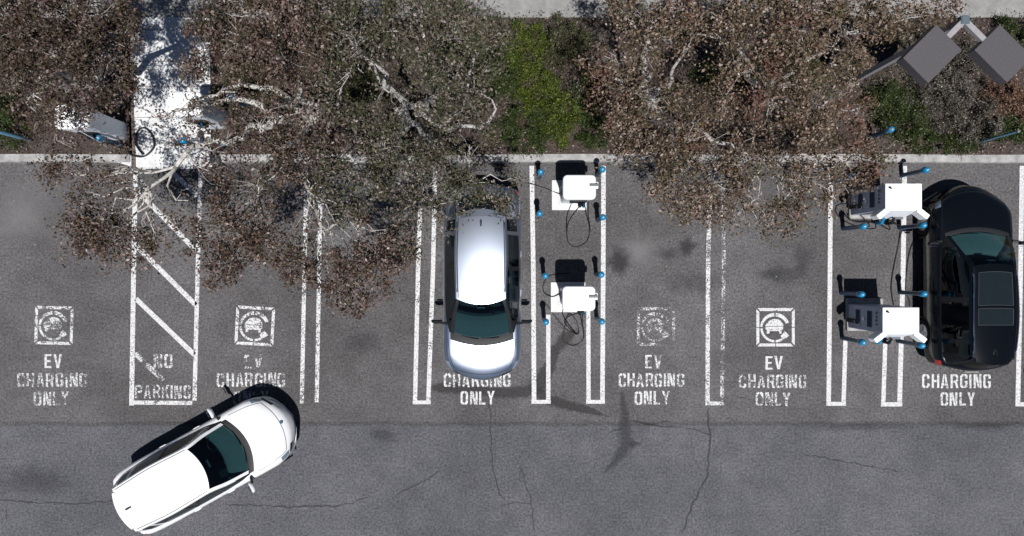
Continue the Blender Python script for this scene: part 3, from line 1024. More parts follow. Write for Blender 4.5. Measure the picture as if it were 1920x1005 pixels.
make_tree("broadleaf_tree", "twiggy half bare tree right of the green bush, red tipped over the kerb", W(1205, 215, .1), 1.4,
          [(1150, 110, 50, 44, 4.3, .85), (1128, 160, 46, 40, 4.0, .9), (1215, 50, 70, 50, 4.6, .8), (1230, 195, 70, 56, 4.1, .75), (1185, 235, 50, 50, 3.9, 1.15), (1170, 190, 36, 50, 3.9, 1), (1250, 290, 66, 44, 3.9, 1),
           (1225, 345, 44, 40, 3.9, 1), (1290, 350, 56, 44, 3.9, .75), (1300, 250, 70, 46, 4.0, .9), (1340, 310, 60, 40, 3.9, .6), (1335, 395, 26, 36, 3.9, .8), (1375, 425, 24, 16, 3.8, .45),
           (1400, 345, 46, 36, 3.9, .65), (1415, 395, 56, 32, 3.8, .85), (1345, 365, 56, 40, 3.9, .9), (1460, 395, 50, 34, 3.8, .85), (1300, 395, 44, 26, 3.8, .8), (1540, 385, 40, 26, 3.8, .7), (1380, 330, 50, 40, 3.9, .85), (1440, 432, 16, 12, 3.8, .8), (1480, 320, 56, 44, 4.0, .8), (1500, 385, 36, 40, 3.9, .7), (1490, 425, 30, 14, 3.8, .7),
           (1540, 330, 40, 36, 3.8, .7), (1600, 300, 56, 40, 3.8, 1), (1520, 300, 60, 26, 3.8, .7), (1430, 300, 60, 24, 3.8, .6), (1640, 320, 40, 28, 3.7, .9), (1590, 350, 36, 18, 3.7, .8), (1160, 290, 24, 24, 3.6, .6), (1275, 60, 44, 40, 4.5, .8), (1270, 400, 46, 26, 3.8, .5),
           (1660, 280, 30, 26, 3.6, .6), (1210, 120, 50, 40, 4.3, .6), (1330, 15, 70, 26, 4.7, .9), (1170, 20, 40, 24, 4.6, .8)],
          [[(1205, 205, 1.2, 0.093), (1215, 170, 2.4, 0.068), (1205, 100, 3.5, 0.043), (1220, 50, 4.3, 0.019)], [(1210, 190, 1.9, 0.068), (1170, 150, 3.2, 0.037), (1130, 128, 3.9, 0.015)],
           [(1210, 200, 1.6, 0.068), (1250, 230, 2.8, 0.050), (1270, 300, 3.6, 0.022)], [(1215, 190, 1.8, 0.074), (1330, 260, 3.1, 0.043), (1450, 310, 3.6, 0.025), (1590, 310, 3.6, 0.012)],
           [(1210, 190, 2.0, 0.062), (1260, 150, 3.1, 0.037), (1290, 90, 4.0, 0.025), (1292, 50, 4.4, 0.012)], [(1170, 150, 3.2, 0.025), (1180, 210, 3.5, 0.019), (1150, 260, 3.6, 0.007)],
           [(1330, 260, 3.1, 0.031), (1380, 330, 3.6, 0.019), (1440, 425, 3.7, 0.006)]],
          L_TAN, BARK_D, 24, TG, r0=.12, twig_frac=1.0, lai=2.7)
make_tree("broadleaf_tree", "tan leaved tree behind the right bed, left of the twin lamp post", W(1430, 190, .1), 1.5,
          [(1350, 40, 60, 50, 4.8, .9), (1250, 10, 60, 26, 4.8, .9), (1500, 5, 80, 26, 4.9, 1), (1640, 10, 60, 24, 4.6, .9), (1420, 60, 70, 50, 4.9, .85), (1500, 50, 76, 56, 4.9, .85), (1590, 50, 76, 46, 4.6, .9), (1655, 50, 44, 34, 4.2, .9), (1390, 140, 66, 46, 4.4, .95), (1480, 140, 76, 56, 4.6, .95),
           (1570, 140, 56, 46, 4.2, .8), (1440, 215, 66, 46, 4.1, .9), (1530, 215, 56, 46, 4.0, .9), (1600, 215, 46, 36, 3.8, .9), (1360, 200, 44, 36, 4.1, .8), (1610, 100, 34, 24, 3.8, .7), (1700, 28, 60, 36, 4.2, .9), (1755, 18, 50, 22, 4.2, .65), (1150, 8, 50, 24, 4.6, .7),
           (1560, 10, 70, 24, 4.8, .9), (1420, 10, 70, 30, 4.9, .9), (1540, 270, 50, 26, 3.8, .7), (1410, 280, 40, 22, 3.7, .4)],
          [[(1430, 180, 1.3, 0.081), (1400, 120, 3.0, 0.050), (1360, 60, 4.2, 0.019)], [(1430, 180, 1.4, 0.081), (1500, 120, 3.2, 0.043), (1590, 60, 4.2, 0.015)], [(1440, 185, 1.6, 0.062), (1530, 200, 3.0, 0.037), (1620, 200, 3.5, 0.012)]],
          L_TAN, BARK_D, 25, TG, r0=.11)


def make_shrub(label, X, Y, rx, ry, h, m, seed, leaf=.045, dens=1.0, lai=5.0):
    rng = np.random.default_rng(seed)
    base = W(X, Y, .12)
    k = (HC - h * .7) / HC / PPM
    root = empty("shrub", base)
    tag(root, label, 'shrub', "shrubs in the planting bed")
    rx *= k * 1.14; ry *= k * 1.14
    area = PI * rx * ry
    n = max(10, int(area / .03))
    a = rng.uniform(0, 2 * PI, n); ph = rng.uniform(0, 6, 2)
    rr = np.sqrt(rng.uniform(0, 1, n)) * (.88 + .14 * np.sin(3 * a + ph[0]) + .1 * np.sin(7 * a + ph[1]))
    top = np.sqrt(np.clip(1 - rr ** 2.4, .06, 1))
    qx = rx * rr * np.cos(a); qy = ry * rr * np.sin(a)
    lump = .62 + .38 * np.sin(qx * 9 + ph[0] * 3) * np.cos(qy * 8 + ph[1] * 5)
    z = h * top * lump * 1.25 * rng.uniform(.35, 1.0, n) ** .6 * rng.uniform(.8, 1.1, n)
    cl = np.stack([rx * rr * np.cos(a), ry * rr * np.sin(a), z], 1)
    nl = lai * dens * area / (leaf * leaf * .44)
    P = cluster_leaves(cl, nl / n, .065, rng)
    P[:, 2] = np.maximum(P[:, 2], .02)
    me = leaf_mesh("foliage", P, leaf, m, rng, up=.25)
    o = bpy.data.objects.new("foliage", me); COL.objects.link(o); o.parent = root
    mb = MB()
    for q in cl[:: max(1, n // 40)]:
        mb.tube(wobble_path((q[0] * .1, q[1] * .1, -.05), q, 4, .15, rng), [.014, .012, .009, .007, .004], 5, cap=False)
    mb.build("stem", STEM, root)
    return root


make_shrub("added dark green bush standing in for the black shade between the bright bushes and the half bare tree", 1108, 185, 30, 56, .5, L_DGREEN, 55)  # added dark mass in place of the tree's shadow on bare soil
make_shrub("added dark green bush standing in for the black shade near the kerb right of the vivid bush", 1112, 250, 32, 34, .5, L_DGREEN, 56)  # also added: dark leaves stand for shaded soil here
make_shrub("bright green bush at its north end by the sidewalk", 985, 96, 50, 44, 1.1, L_GREEN, 31)
make_shrub("bright yellow green bush in the middle of the green clump", 1008, 172, 42, 52, 1.0, L_GREEN, 32)
make_shrub("vivid green bush nearest the black shadow in the bed", 1046, 226, 40, 48, .9, L_GREEN, 33)
make_shrub("dark olive bush below the sidewalk, right of the bright bushes", 1056, 92, 42, 44, 1.5, L_OLIVE, 34)
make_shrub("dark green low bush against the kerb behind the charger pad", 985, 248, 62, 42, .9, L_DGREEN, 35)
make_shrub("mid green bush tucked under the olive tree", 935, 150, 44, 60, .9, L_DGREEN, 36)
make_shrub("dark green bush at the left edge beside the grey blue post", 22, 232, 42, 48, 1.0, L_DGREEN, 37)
make_shrub("dark green bush below the lamp post base", 1655, 195, 44, 34, .8, L_DGREEN, 38)
make_shrub("green bush beside the blue post in the right bed", 1690, 238, 46, 34, .8, L_DGREEN, 39)
make_shrub("dry grey bush under the lamp heads", 1745, 172, 58, 42, .8, L_DRY, 40)
make_shrub("dry grey twiggy bush in the middle of the right bed", 1800, 225, 72, 46, .8, L_DRY, 41)
make_shrub("rust orange bush below the right lamp head", 1868, 190, 46, 36, .8, L_RUST, 42)
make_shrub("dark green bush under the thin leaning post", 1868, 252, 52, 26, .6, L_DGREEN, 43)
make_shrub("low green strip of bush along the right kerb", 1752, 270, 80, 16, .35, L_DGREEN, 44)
make_shrub("rust orange bush at the right edge of the bed", 1925, 205, 36, 36, .8, L_RUST, 45)
make_shrub("grey bush between the two lamp heads", 1810, 118, 36, 30, .7, L_DRY, 46)
make_shrub("small green bush glimpsed through the tan tree", 1395, 150, 32, 28, .8, L_DGREEN, 47)
make_shrub("small green bush beside the half bare tree", 1330, 140, 30, 30, .8, L_DGREEN, 48)
make_shrub("olive bush in the shade right of the half bare tree", 1500, 130, 50, 34, .7, L_OLIVE, 49)
make_shrub("olive brown bush behind the lamp post", 1690, 70, 50, 24, .6, L_DRY, 50)
make_shrub("dark olive bush left of the pale limbed trunk", 480, 150, 50, 40, .8, L_OLIVE, 51)
make_shrub("dark bush in deep shade at the upper left", 80, 120, 60, 46, .7, L_OLIVE, 52)
make_shrub("olive bush right of the twin lamp heads by the sidewalk", 1900, 60, 60, 20, .5, L_DGREEN, 53)
make_shrub("olive bush between the pale limbed and olive trees", 680, 170, 56, 40, .8, L_OLIVE, 54)

# twiggy ground cover under the trees, one mass nobody could count
rng = np.random.default_rng(91)
cl = []
while len(cl) < 1500:
    x = rng.uniform(-13.8, 13.8); y = rng.uniform(KY1 + .15, WALK_Y - .05)
    if KX0 - .2 < x < KX1 + .1: continue
    if -11.6 < x < -10.2 and y < 4.4: continue
    if math.sin(x * 1.9 + 1.1 * math.sin(y * 2.1)) + math.cos(y * 2.7 + x * .6) < rng.uniform(-1.3, .3): continue
    cl.append((x, y, .16 + rng.uniform(.02, .34)))
P = cluster_leaves(np.array(cl), 26, .11, rng)
P[:, 2] = np.maximum(P[:, 2], .14)
me = leaf_mesh("ground_cover", P, .05, leaf_mat("ground_cover_leaves", [(0.0, (.012, .011, .007)), (.35, (.040, .036, .022)), (.55, (.040, .046, .018)), (.8, (.10, .082, .065)), (1.0, (.40, .36, .32))]), rng, up=.3)
o = bpy.data.objects.new("ground_cover", me); COL.objects.link(o); tag(o, "low dry ground cover under the trees", kind='stuff')

# leaf litter on the kerb strip and the asphalt, too many to count
rng = np.random.default_rng(77)
n = 900
px = np.concatenate([rng.uniform(0, 1920, n // 2), rng.normal(1200, 180, n // 4), rng.normal(560, 160, n // 4)])
py = np.concatenate([308 + np.abs(rng.normal(0, 90, n // 2)), 315 + np.abs(rng.normal(0, 90, n // 4)), 315 + np.abs(rng.normal(0, 120, n // 4))])
P = np.array([W(a, b, .012) for a, b in zip(px, py)])
L_LIT = leaf_mat("litter", [(0.0, (.05, .035, .025)), (.5, (.14, .11, .085)), (1.0, (.55, .5, .45))])
me = leaf_mesh("leaf_litter", P, .032, L_LIT, rng, up=3.0)
o = bpy.data.objects.new("leaf_litter", me); COL.objects.link(o); tag(o, "scattered dry leaves on the asphalt", kind='stuff')
n = 9000
X = rng.uniform(-14, 14, n); Y = rng.uniform(KY1, WALK_Y, n)
keep = (X < KX0 - .05) | (X > KX1)
P = np.stack([X, Y, np.full(n, .19)], 1)[keep]
me = leaf_mesh("bed_litter", P, .06, leaf_mat("bed_litter", [(0.0, (.04, .025, .02)), (.5, (.13, .085, .065)), (1.0, (.40, .34, .30))]), rng, up=2.0)
o = bpy.data.objects.new("bed_litter", me); COL.objects.link(o); tag(o, "dry fallen leaves covering the planting bed", kind='stuff')

# ------------------------------------------------------------------ bollards
def make_bollard():
    root = empty("bollard", (0, 0, 0))
    mb = MB(); mb.lathe([(.056, -.02), (.056, .0), (.056, .90), (.060, .91)], n=16); mb.build("post", BLUE, root)
    mb = MB(); mb.lathe([(.05, .90), (.068, .905), (.068, .935), (.05, .94)], n=16); mb.build("collar", GREY_MET, root)
    mb = MB(); mb.lathe([(.056, .94), (.074, .955), (.080, 1.0), (.078, 1.07), (.066, 1.12), (.040, 1.145), (.012, 1.152)], n=18)
    mb.build("cap", BLUE_CAP, root)
    mb = MB(); mb.lathe([(.018, 1.148), (.018, 1.160), (.012, 1.164)], n=10); mb.build("bolt", GREY_MET, root)
    return root


def topx(X, Y, h=1.1):       # plan pixel of the foot of a post whose cap is seen at X, Y
    p = W(X, Y, h)
    return (p.x, p.y, 0.0)


BOLL = [
    ((1014, 322), "half hidden by twigs, left behind the kerbside rounded charger"),
    ((1130, 317), "right behind the kerbside rounded charger"),
    ((1012, 400), "left in front of the kerbside rounded charger"),
    ((1131, 407), "right in front of the kerbside rounded charger"),
    ((1023, 517), "left behind the middle island's outer rounded charger"),
    ((1128, 515), "right behind the middle island's outer rounded charger"),
    ((1024, 604), "left in front of the middle island's outer rounded charger"),
    ((1129, 603), "right in front of the middle island's outer rounded charger"),
    ((1738, 318), "at the kerb above the boxy charger near the black car's nose"),
    ((1621, 424), "left in front of the kerbside boxy charger"),
    ((1733, 422), "between the kerbside boxy charger and the black car's mirror"),
    ((1617, 552), "left behind the outer boxy charger"),
    ((1734, 551), "between the two boxy chargers beside the black car's door"),
    ((1619, 642), "left in front of the outer boxy charger"),
    ((1730, 648), "beside the black car's rear wheel"),
    ((1600, 330), "hidden by leaves, left behind the kerbside boxy charger"),
    ((188, 178), "seen behind leaves above the white charger left of the ramp"),
    ((187, 259), "in front of the white charger left of the ramp"),
    ((344, 264), "on the white ramp beside the pale limb"),
    ((420, 268), "right of the pale limb at the ramp's edge"),
    ((431, 180), "in shade behind the charger right of the ramp"),
    ((1670, 243), "in the right bed among green leaves"),
    ((1990, 737), "at the end of the right edge line, mostly out of frame"),
]
proto = make_bollard()
for i, (p, wher) in enumerate(BOLL):
    o = proto if i == 0 else copy_tree(proto)
    o.location = topx(*p)
    if p[1] < 300: o.location.z = 0.05
    tag(o, "blue dome capped bollard " + wher, 'bollard', "blue bollards guarding the chargers")


def thin_post(a, b, h, r, label):
    p = W(*a)
    root = empty("marker_post", (p.x, p.y, .1))
    tag(root, label, 'post')
    mb = MB(); mb.lathe([(r, -.05), (r, h - .02), (r * .8, h)], n=12); mb.build("post", mat("blue_grey_paint", (.10, .22, .32), .45), root)
    mb = MB(); mb.lathe([(r * 1.25, h), (r * 1.25, h + .03), (r * .7, h + .045)], n=12); mb.build("cap", GREY_MET, root)


thin_post((1822, 270), None, 1.55, .028, "thin grey blue post leaning out of the dark bush near the right edge")
thin_post((62, 264), None, 1.2, .05, "thicker grey blue post at the left edge beside a dark green bush")


# ------------------------------------------------------------------ chargers
def cable(root, pts, r=.014, name="cable", m=None):
    """pts in world metres"""
    L = root.location
    P = []
    pts = [Vector(p) for p in pts]
    n = len(pts)
    for i in range(n - 1):
        p0, p1, p2, p3 = pts[max(i - 1, 0)], pts[i], pts[i + 1], pts[min(i + 2, n - 1)]
        for k in range(8):
            t = k / 8
            q = 0.5 * ((2 * p1) + (p2 - p0) * t + (2 * p0 - 5 * p1 + 4 * p2 - p3) * t * t + (3 * p1 - p0 - 3 * p2 + p3) * t ** 3)
            P.append(q - L)
    P.append(pts[-1] - L)
    mb = MB(); mb.tube(P, r, 8)
    return mb.build(name, m or BLACK_RUB, root)


def round_charger(label, body, pad=None, pad_w=.90, pad_d=.78, h=1.82, padz=.05, group="rounded white chargers"):
    root = empty("ev_charger", (body.x, body.y, body.z))
    tag(root, label, 'charger', group)
    mb = MB()
    if pad is not None:
        mb.rbox(pad.x - body.x, pad.y - body.y, -.02, padz, pad_w, pad_d, .02, .01)
        mb.build("base_pad", CONC_PALE, root)
    mb = MB()

    def ring(w, d, z, r=.06, oy=0.0, n=4):
        out = []
        for (sx, sy, a0) in ((1, 1, 0), (-1, 1, 90), (-1, -1, 180), (1, -1, 270)):
            for k in range(n + 1):
                a = R(a0 + 90.0 * k / n)
                out.append((sx * (w / 2 - r) + r * math.cos(a), sy * (d / 2 - r) + r * math.sin(a) + oy, z))
        return out
    mb.loft([ring(.64, .46, padz), ring(.64, .46, .5), ring(.66, .48, 1.0), ring(.70, .52, 1.35), ring(.76, .56, h - .22, .10)])
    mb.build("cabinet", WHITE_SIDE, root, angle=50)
    mb = MB()
    mb.loft([ring(.76, .56, h - .216, .10), ring(.775, .58, h - .19, .10), ring(.775, .58, h - .05, .10), ring(.75, .555, h - .012, .095), ring(.70, .50, h, .08)])
    mb.build("top_cap", WHITE, root, angle=50)
    mb = MB(); mb.rbox(.03, -.278, 1.0, 1.32, .40, .05, .02, .01); mb.build("screen", BLACK_PL, root)
    mb = MB(); mb.rbox(.385, .05, h - .12, h - .06, .12, .16, .02, .01); mb.build("bracket", WHITE, root)
    mb = MB(); mb.rbox(.33, .05, h + .004, h + .035, .20, .06, .01, .008); mb.build("antenna", GREY_PANEL, root)
    # holster and plugs on the front
    for x in (.07, .16):
        mb = MB(); mb.rbox(x, -.33, .95, 1.15, .07, .10, .02, .01); hb = mb.build("holster", BLACK_PL, root)
        mb = MB(); mb.tube([(x, -.36, .98), (x, -.39, 1.1), (x, -.40, 1.24), (x, -.34, 1.30)], [.028, .034, .034, .03], 8)
        mb.build("connector", BLUE if x > .1 else BLACK_PL, root)
    for k in range(4):
        pass
    mb = MB()
    for k in range(5):
        mb.rbox(-.335, 0, .3 + .07 * k, .34 + .07 * k, .012, .26, .004, .002)
    mb.build("vent_grille", GREY_PANEL, root)
    return root


g = W(1074, 366)
ch = round_charger("rounded white charger on a pale pad next to the kerb, cable loop hanging forward", g, W(1067, 366))
zc = .02
cable(ch, [(g.x + .07, g.y - .38, 1.0), W(1068, 412, .5), W(1063, 432, .08), W(1066, 455, .02), W(1082, 463, .02), W(1100, 452, .02), W(1106, 430, .05), W(1103, 405, .5), (g.x + .3, g.y - .26, .9)])
cable(ch, [(g.x - .3, g.y, .12), W(1040, 360, .05), W(1020, 352, .02), W(990, 343, .02)], .012)
g = W(1073, 554)
ch = round_charger("rounded white charger at the open end of the middle island, tangled cables in front", g, W(1065, 557))
cable(ch, [(g.x + .07, g.y - .38, 1.0), W(1058, 600, .5), W(1078, 625, .1), W(1085, 622, .02), W(1080, 600, .02), W(1066, 590, .05), W(1058, 620, .02), W(1056, 638, .02), W(1075, 648, .02), W(1094, 634, .02), W(1092, 605, .3), (g.x + .16, g.y - .38, 1.0)])
cable(ch, [(g.x - .33, g.y + .05, .1), W(1035, 556, .06), W(1020, 548, .02), W(1019, 532, .02), W(1030, 518, .02), W(1046, 514, .02), W(1070, 512, .02)], .013)
cable(ch, [W(1024, 570, .02), W(1040, 592, .02), W(1062, 618, .02), W(1082, 626, .02)], .012)
g = W(216, 247, .06)
ch = round_charger("rounded white charger speckled by leaf shade, left of the white ramp", g, None, padz=.02)
cable(ch, [(g.x + .07, g.y - .38, 1.0), W(236, 280, .3), W(245, 290, .12), W(270, 293, .1), W(288, 275, .1), W(286, 255, .1), W(272, 240, .1), W(258, 246, .1), W(255, 270, .1), W(268, 290, .1)], .022)
g = W(408, 226, .1)
ch = round_charger("white charger mostly hidden by limbs, right of the white ramp", g, None, padz=.02)
cable(ch, [(g.x + .07, g.y - .38, 1.0), W(400, 258, .2), W(385, 264, .1), W(380, 250, .1), W(392, 243, .1)], .018)


def box_charger(label, c):
    h = 1.78; w = .855; d = .62
    root = empty("fast_charger", (c.x, c.y, 0))
    tag(root, label, 'charger', "boxy white chargers")
    mb = MB(); mb.rbox(.02, .03, -.02, .10, w + .08, d + .22, .02, .01); mb.build("plinth", CONC, root)
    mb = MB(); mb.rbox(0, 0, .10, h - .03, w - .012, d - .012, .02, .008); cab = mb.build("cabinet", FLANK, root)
    mb = MB(); mb.rbox(0, 0, h - .029, h, w, d, .012, .006); mb.build("roof_panel", WHITE, root)
    mb = MB()
    for (x, y) in ((-.3, .2), (-.08, .1), (.2, .22), (.1, -.22), (.33, -.1), (-.3, -.24)):
        mb.lathe([(.011, 0), (.011, .004), (.006, .006)], (x, y, h), 8)
    mb.build("screw", GREY_MET, root)
    mb = MB(); mb.rbox(-.33, .22, h + .001, h + .02, .06, .05, .015, .006); mb.rbox(-.30, .20, h + .001, h + .016, .05, .03, .012, .005); mb.build("lifting_eye", BLACK_PL, root)
    # left flank: two louvred grilles, emblem, dark lettering block
    X = -w / 2
    for z in (.52, 1.08):
        mb = MB()
        mb.add([(X - .001, -.20, z), (X - .001, .20, z), (X - .001, .20, z + .20), (X - .001, -.20, z + .20)], [(0, 1, 2, 3)])
        for k in range(7):
            zz = z + .014 + k * .027
            mb.add([(X - .002, -.19, zz), (X - .002, .19, zz), (X - .016, .19, zz - .01), (X - .016, -.19, zz - .01)], [(0, 1, 2, 3)])
        mb.build("vent_grille", GREY_PANEL, root, smooth=False)
    mb = MB()
    mb.lathe([(.001, 0), (.05, .0), (.05, .01), (.001, .011)], (0, 0, 0), 16)
    e = mb.build("emblem", WHITE, root); e.rotation_euler = (0, -PI / 2, 0); e.location = (X - .001, -.02, .88)
    mb = MB()
    y = .2
    for wd in (.07, .05, .06, .05):
        z0 = 1.46 + rnd.uniform(-.01, .01)
        mb.add([(X - .003, y, z0), (X - .003, y - wd, z0), (X - .003, y - wd, z0 + .03), (X - .003, y, z0 + .03)], [(0, 1, 2, 3)])
        mb.add([(X - .003, y, z0 + .05), (X - .003, y - wd * .6, z0 + .05), (X - .003, y - wd * .6, z0 + .085), (X - .003, y, z0 + .085)], [(0, 1, 2, 3)])
        y -= wd + .035
    mb.build("side_marking", BLACK_PL, root, smooth=False)
    mb = MB(); mb.rbox(X - .03, -.1, .12, .5, .05, .10, .01, .01); mb.build("conduit", BLACK_PL, root)
    # angled wings at the front corners and the sloped screen between them
    for s in (-1, 1):
        mb = MB()
        cx = s * (w / 2 + .045); cy = -d / 2 - .075
        mb.rbox(cx, cy, h - .32, h - .012, .31, .125, .02, .01, rz=s * R(-38))
        mb.build("side_wing", WHITE, root)
    mb = MB()
    yf = -d / 2
    mb.loft([[(-.36, yf + .01, 1.60), (.36, yf + .01, 1.60), (.36, yf + .01, 1.72), (-.36, yf + .01, 1.72)],
             [(-.36, yf - .05, 1.28), (.36, yf - .05, 1.28), (.36, yf - .01, 1.72), (-.36, yf - .01, 1.72)],
             [(-.34, yf - .16, 1.05), (.34, yf - .16, 1.05), (.34, yf - .14, 1.16), (-.34, yf - .14, 1.16)]])
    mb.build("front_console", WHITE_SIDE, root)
    mb = MB(); mb.rbox(.16, yf - .13, 1.22, 1.25, .26, .10, .01, .004); mb.build("screen", GREY_PANEL, root)
    for x, m in ((-.22, BLUE_CAP), (.02, BLACK_PL)):
        mb = MB(); mb.rbox(x, yf - .19, .82, 1.04, .10, .12, .02, .01); mb.build("holster", BLACK_PL, root)
        mb = MB(); mb.tube([(x, yf - .22, .86), (x, yf - .27, 1.0), (x, yf - .27, 1.22), (x, yf - .16, 1.34)], [.03, .038, .04, .03], 8)
        mb.build("connector", m, root)
    return root


g1 = W(1694.5, 369, 1.78); g2 = W(1689.5, 601.5, 1.78)
ch = box_charger("boxy white charger with angled wings nearest the kerb, leaves over its vented side", g1)
cable(ch, [(g1.x + .02, g1.y - .53, .9), W(1690, 425, .2), W(1686, 450, .02), W(1676, 500, .02), W(1671, 535, .02), W(1673, 558, .02), W(1676, 572, .02)])
cable(ch, [(g1.x - .22, g1.y - .53, .9), W(1640, 428, .25), W(1612, 426, .05), W(1580, 412, .02), W(1567, 396, .02), W(1572, 384, .02), W(1592, 383, .05)])
cable(ch, [(g1.x + .05, g1.y - .53, .95), W(1668, 430, .3), W(1640, 418, .15), W(1600, 415, .1), W(1588, 400, .2)], .016)
cable(ch, [(g1.x + .3, g1.y - .40, 1.0), W(1745, 368, 1.0), W(1757, 360, .9)], .013)
ch = box_charger("boxy white charger with angled wings farther from the kerb, beside the black car's rear wheel", g2)
cable(ch, [(g2.x + .02, g2.y - .53, .9), W(1664, 636, .3), W(1640, 622, .15), W(1615, 612, .1)], .016)
cable(ch, [W(1728, 432, .02), W(1712, 455, .02), W(1703, 485, .02), W(1698, 540, .02), W(1704, 560, .02), W(1706, 574, .02)], .013)

# ------------------------------------------------------------------ twin-head lamp post
pl = W(1600, 152, .12)
root = empty("lamp_post", pl)
tag(root, "tall twin head lamp post with two square grey lamp boxes in the right bed", 'lamp post')
HP = 4.41
mb = MB(); mb.rbox(0, 0, -.1, .06, .26, .26, .03, .01); mb.build("base_plate", POLE_GREY, root)
mb = MB()
n = 8
mb.loft([[(r_ * math.cos(PI / 4 + k * PI / 2), r_ * math.sin(PI / 4 + k * PI / 2), z) for k in range(4)] for r_, z in ((.088, .12), (.083, 2.0), (.078, HP - .12))])
mb.build("pole", POLE_GREY, root, smooth=False)
mb = MB(); mb.rbox(0, 0, HP - .12, HP + .03, .17, .17, .02, .02); mb.build("pole_cap", mat("cap_blue_grey", (.08, .11, .13), .5), root)
for (hx, hy, hw_, hd_) in ((1741, 104.5, .92, .70), (1873, 104, .90, .70)):
    c = W(hx, hy, HP) - pl
    dr = Vector((c.x, c.y, 0)); a = math.atan2(dr.y, dr.x)
    a = R(-135) if hx < 1800 else R(-45)
    mb = MB(); ln = dr.length
    un = Vector((math.cos(a), math.sin(a), 0))
    e = un * (ln - hw_ / 2 + .06)
    s = un * .06
    pe = Vector((-un.y, un.x, 0))
    mb.loft([[s + pe * .055 + Vector((0, 0, HP - .10)), s - pe * .055 + Vector((0, 0, HP - .10)), s - pe * .055 + Vector((0, 0, HP - .0)), s + pe * .055 + Vector((0, 0, HP - .0))],
             [e + pe * .055 + Vector((0, 0, HP - .10)), e - pe * .055 + Vector((0, 0, HP - .10)), e - pe * .055 + Vector((0, 0, HP - .0)), e + pe * .055 + Vector((0, 0, HP - .0))]])
    mb.build("arm", POLE_GREY, root, smooth=False)
    mb = MB(); mb.rbox(c.x, c.y, HP - .24, HP + .012, hw_, hd_, .012, .008, rz=a); hd = mb.build("lamp_head", BRONZE, root)
    mb = MB(); mb.rbox(c.x, c.y, HP - .262, HP - .243, hw_ * .8, hd_ * .75, .01, .004, rz=a); mb.build("lens", mat("lens_glass", (.5, .5, .48), .3), hd)


# ------------------------------------------------------------------ cars
def pchip(xs, ys, x):
    xs = np.asarray(xs, float); ys = np.asarray(ys, float); x = np.asarray(x, float)
    h = np.diff(xs); d = np.diff(ys) / h
    m = np.zeros_like(xs)
    m[0], m[-1] = d[0], d[-1]
    for i in range(1, len(xs) - 1):
        if d[i - 1] * d[i] <= 0: m[i] = 0
        else:
            w1 = 2 * h[i] + h[i - 1]; w2 = h[i] + 2 * h[i - 1]
            m[i] = (w1 + w2) / (w1 / d[i - 1] + w2 / d[i])
    i = np.clip(np.searchsorted(xs, x) - 1, 0, len(xs) - 2)
    t = (x - xs[i]) / h[i]
    t = np.clip(t, 0, 1)
    return ((2 * t ** 3 - 3 * t ** 2 + 1) * ys[i] + (t ** 3 - 2 * t ** 2 + t) * h[i] * m[i] + (-2 * t ** 3 + 3 * t ** 2) * ys[i + 1] + (t ** 3 - t ** 2) * h[i] * m[i + 1])


FV = np.linspace(0, 1, 11)
FY = [0, .36, .70, .86, .95, 1.0, .995, .98, .94, .8, 0]
FZ = [1, .997, .985, .955, .885, .72, .5, .3, .1, .0, 0]
CAR_GLASS = glass_mat("windscreen_glass", (.33, .52, .54))
DARK_GLASS = glass_mat("tinted_glass", (.10, .14, .15))
INT = mat("dash_plastic", (.075, .085, .09), .7)
INT_D = mat("seat_cloth", (.020, .022, .026), .9)
TYRE = mat("tyre_rubber", (.012, .012, .012), .8, spec=.2)
RIM = mat("rim_alloy", (.45, .46, .48), .3, metal=.9)
CHROME = mat("chrome_trim", (.62, .64, .66), .15, metal=1.0)
LAMP_CLEAR = mat("headlamp_lens", (.14, .18, .24), .1, coat=.6)
LAMP_RED = mat("tail_lamp_lens", (.28, .02, .02), .15, coat=.6)


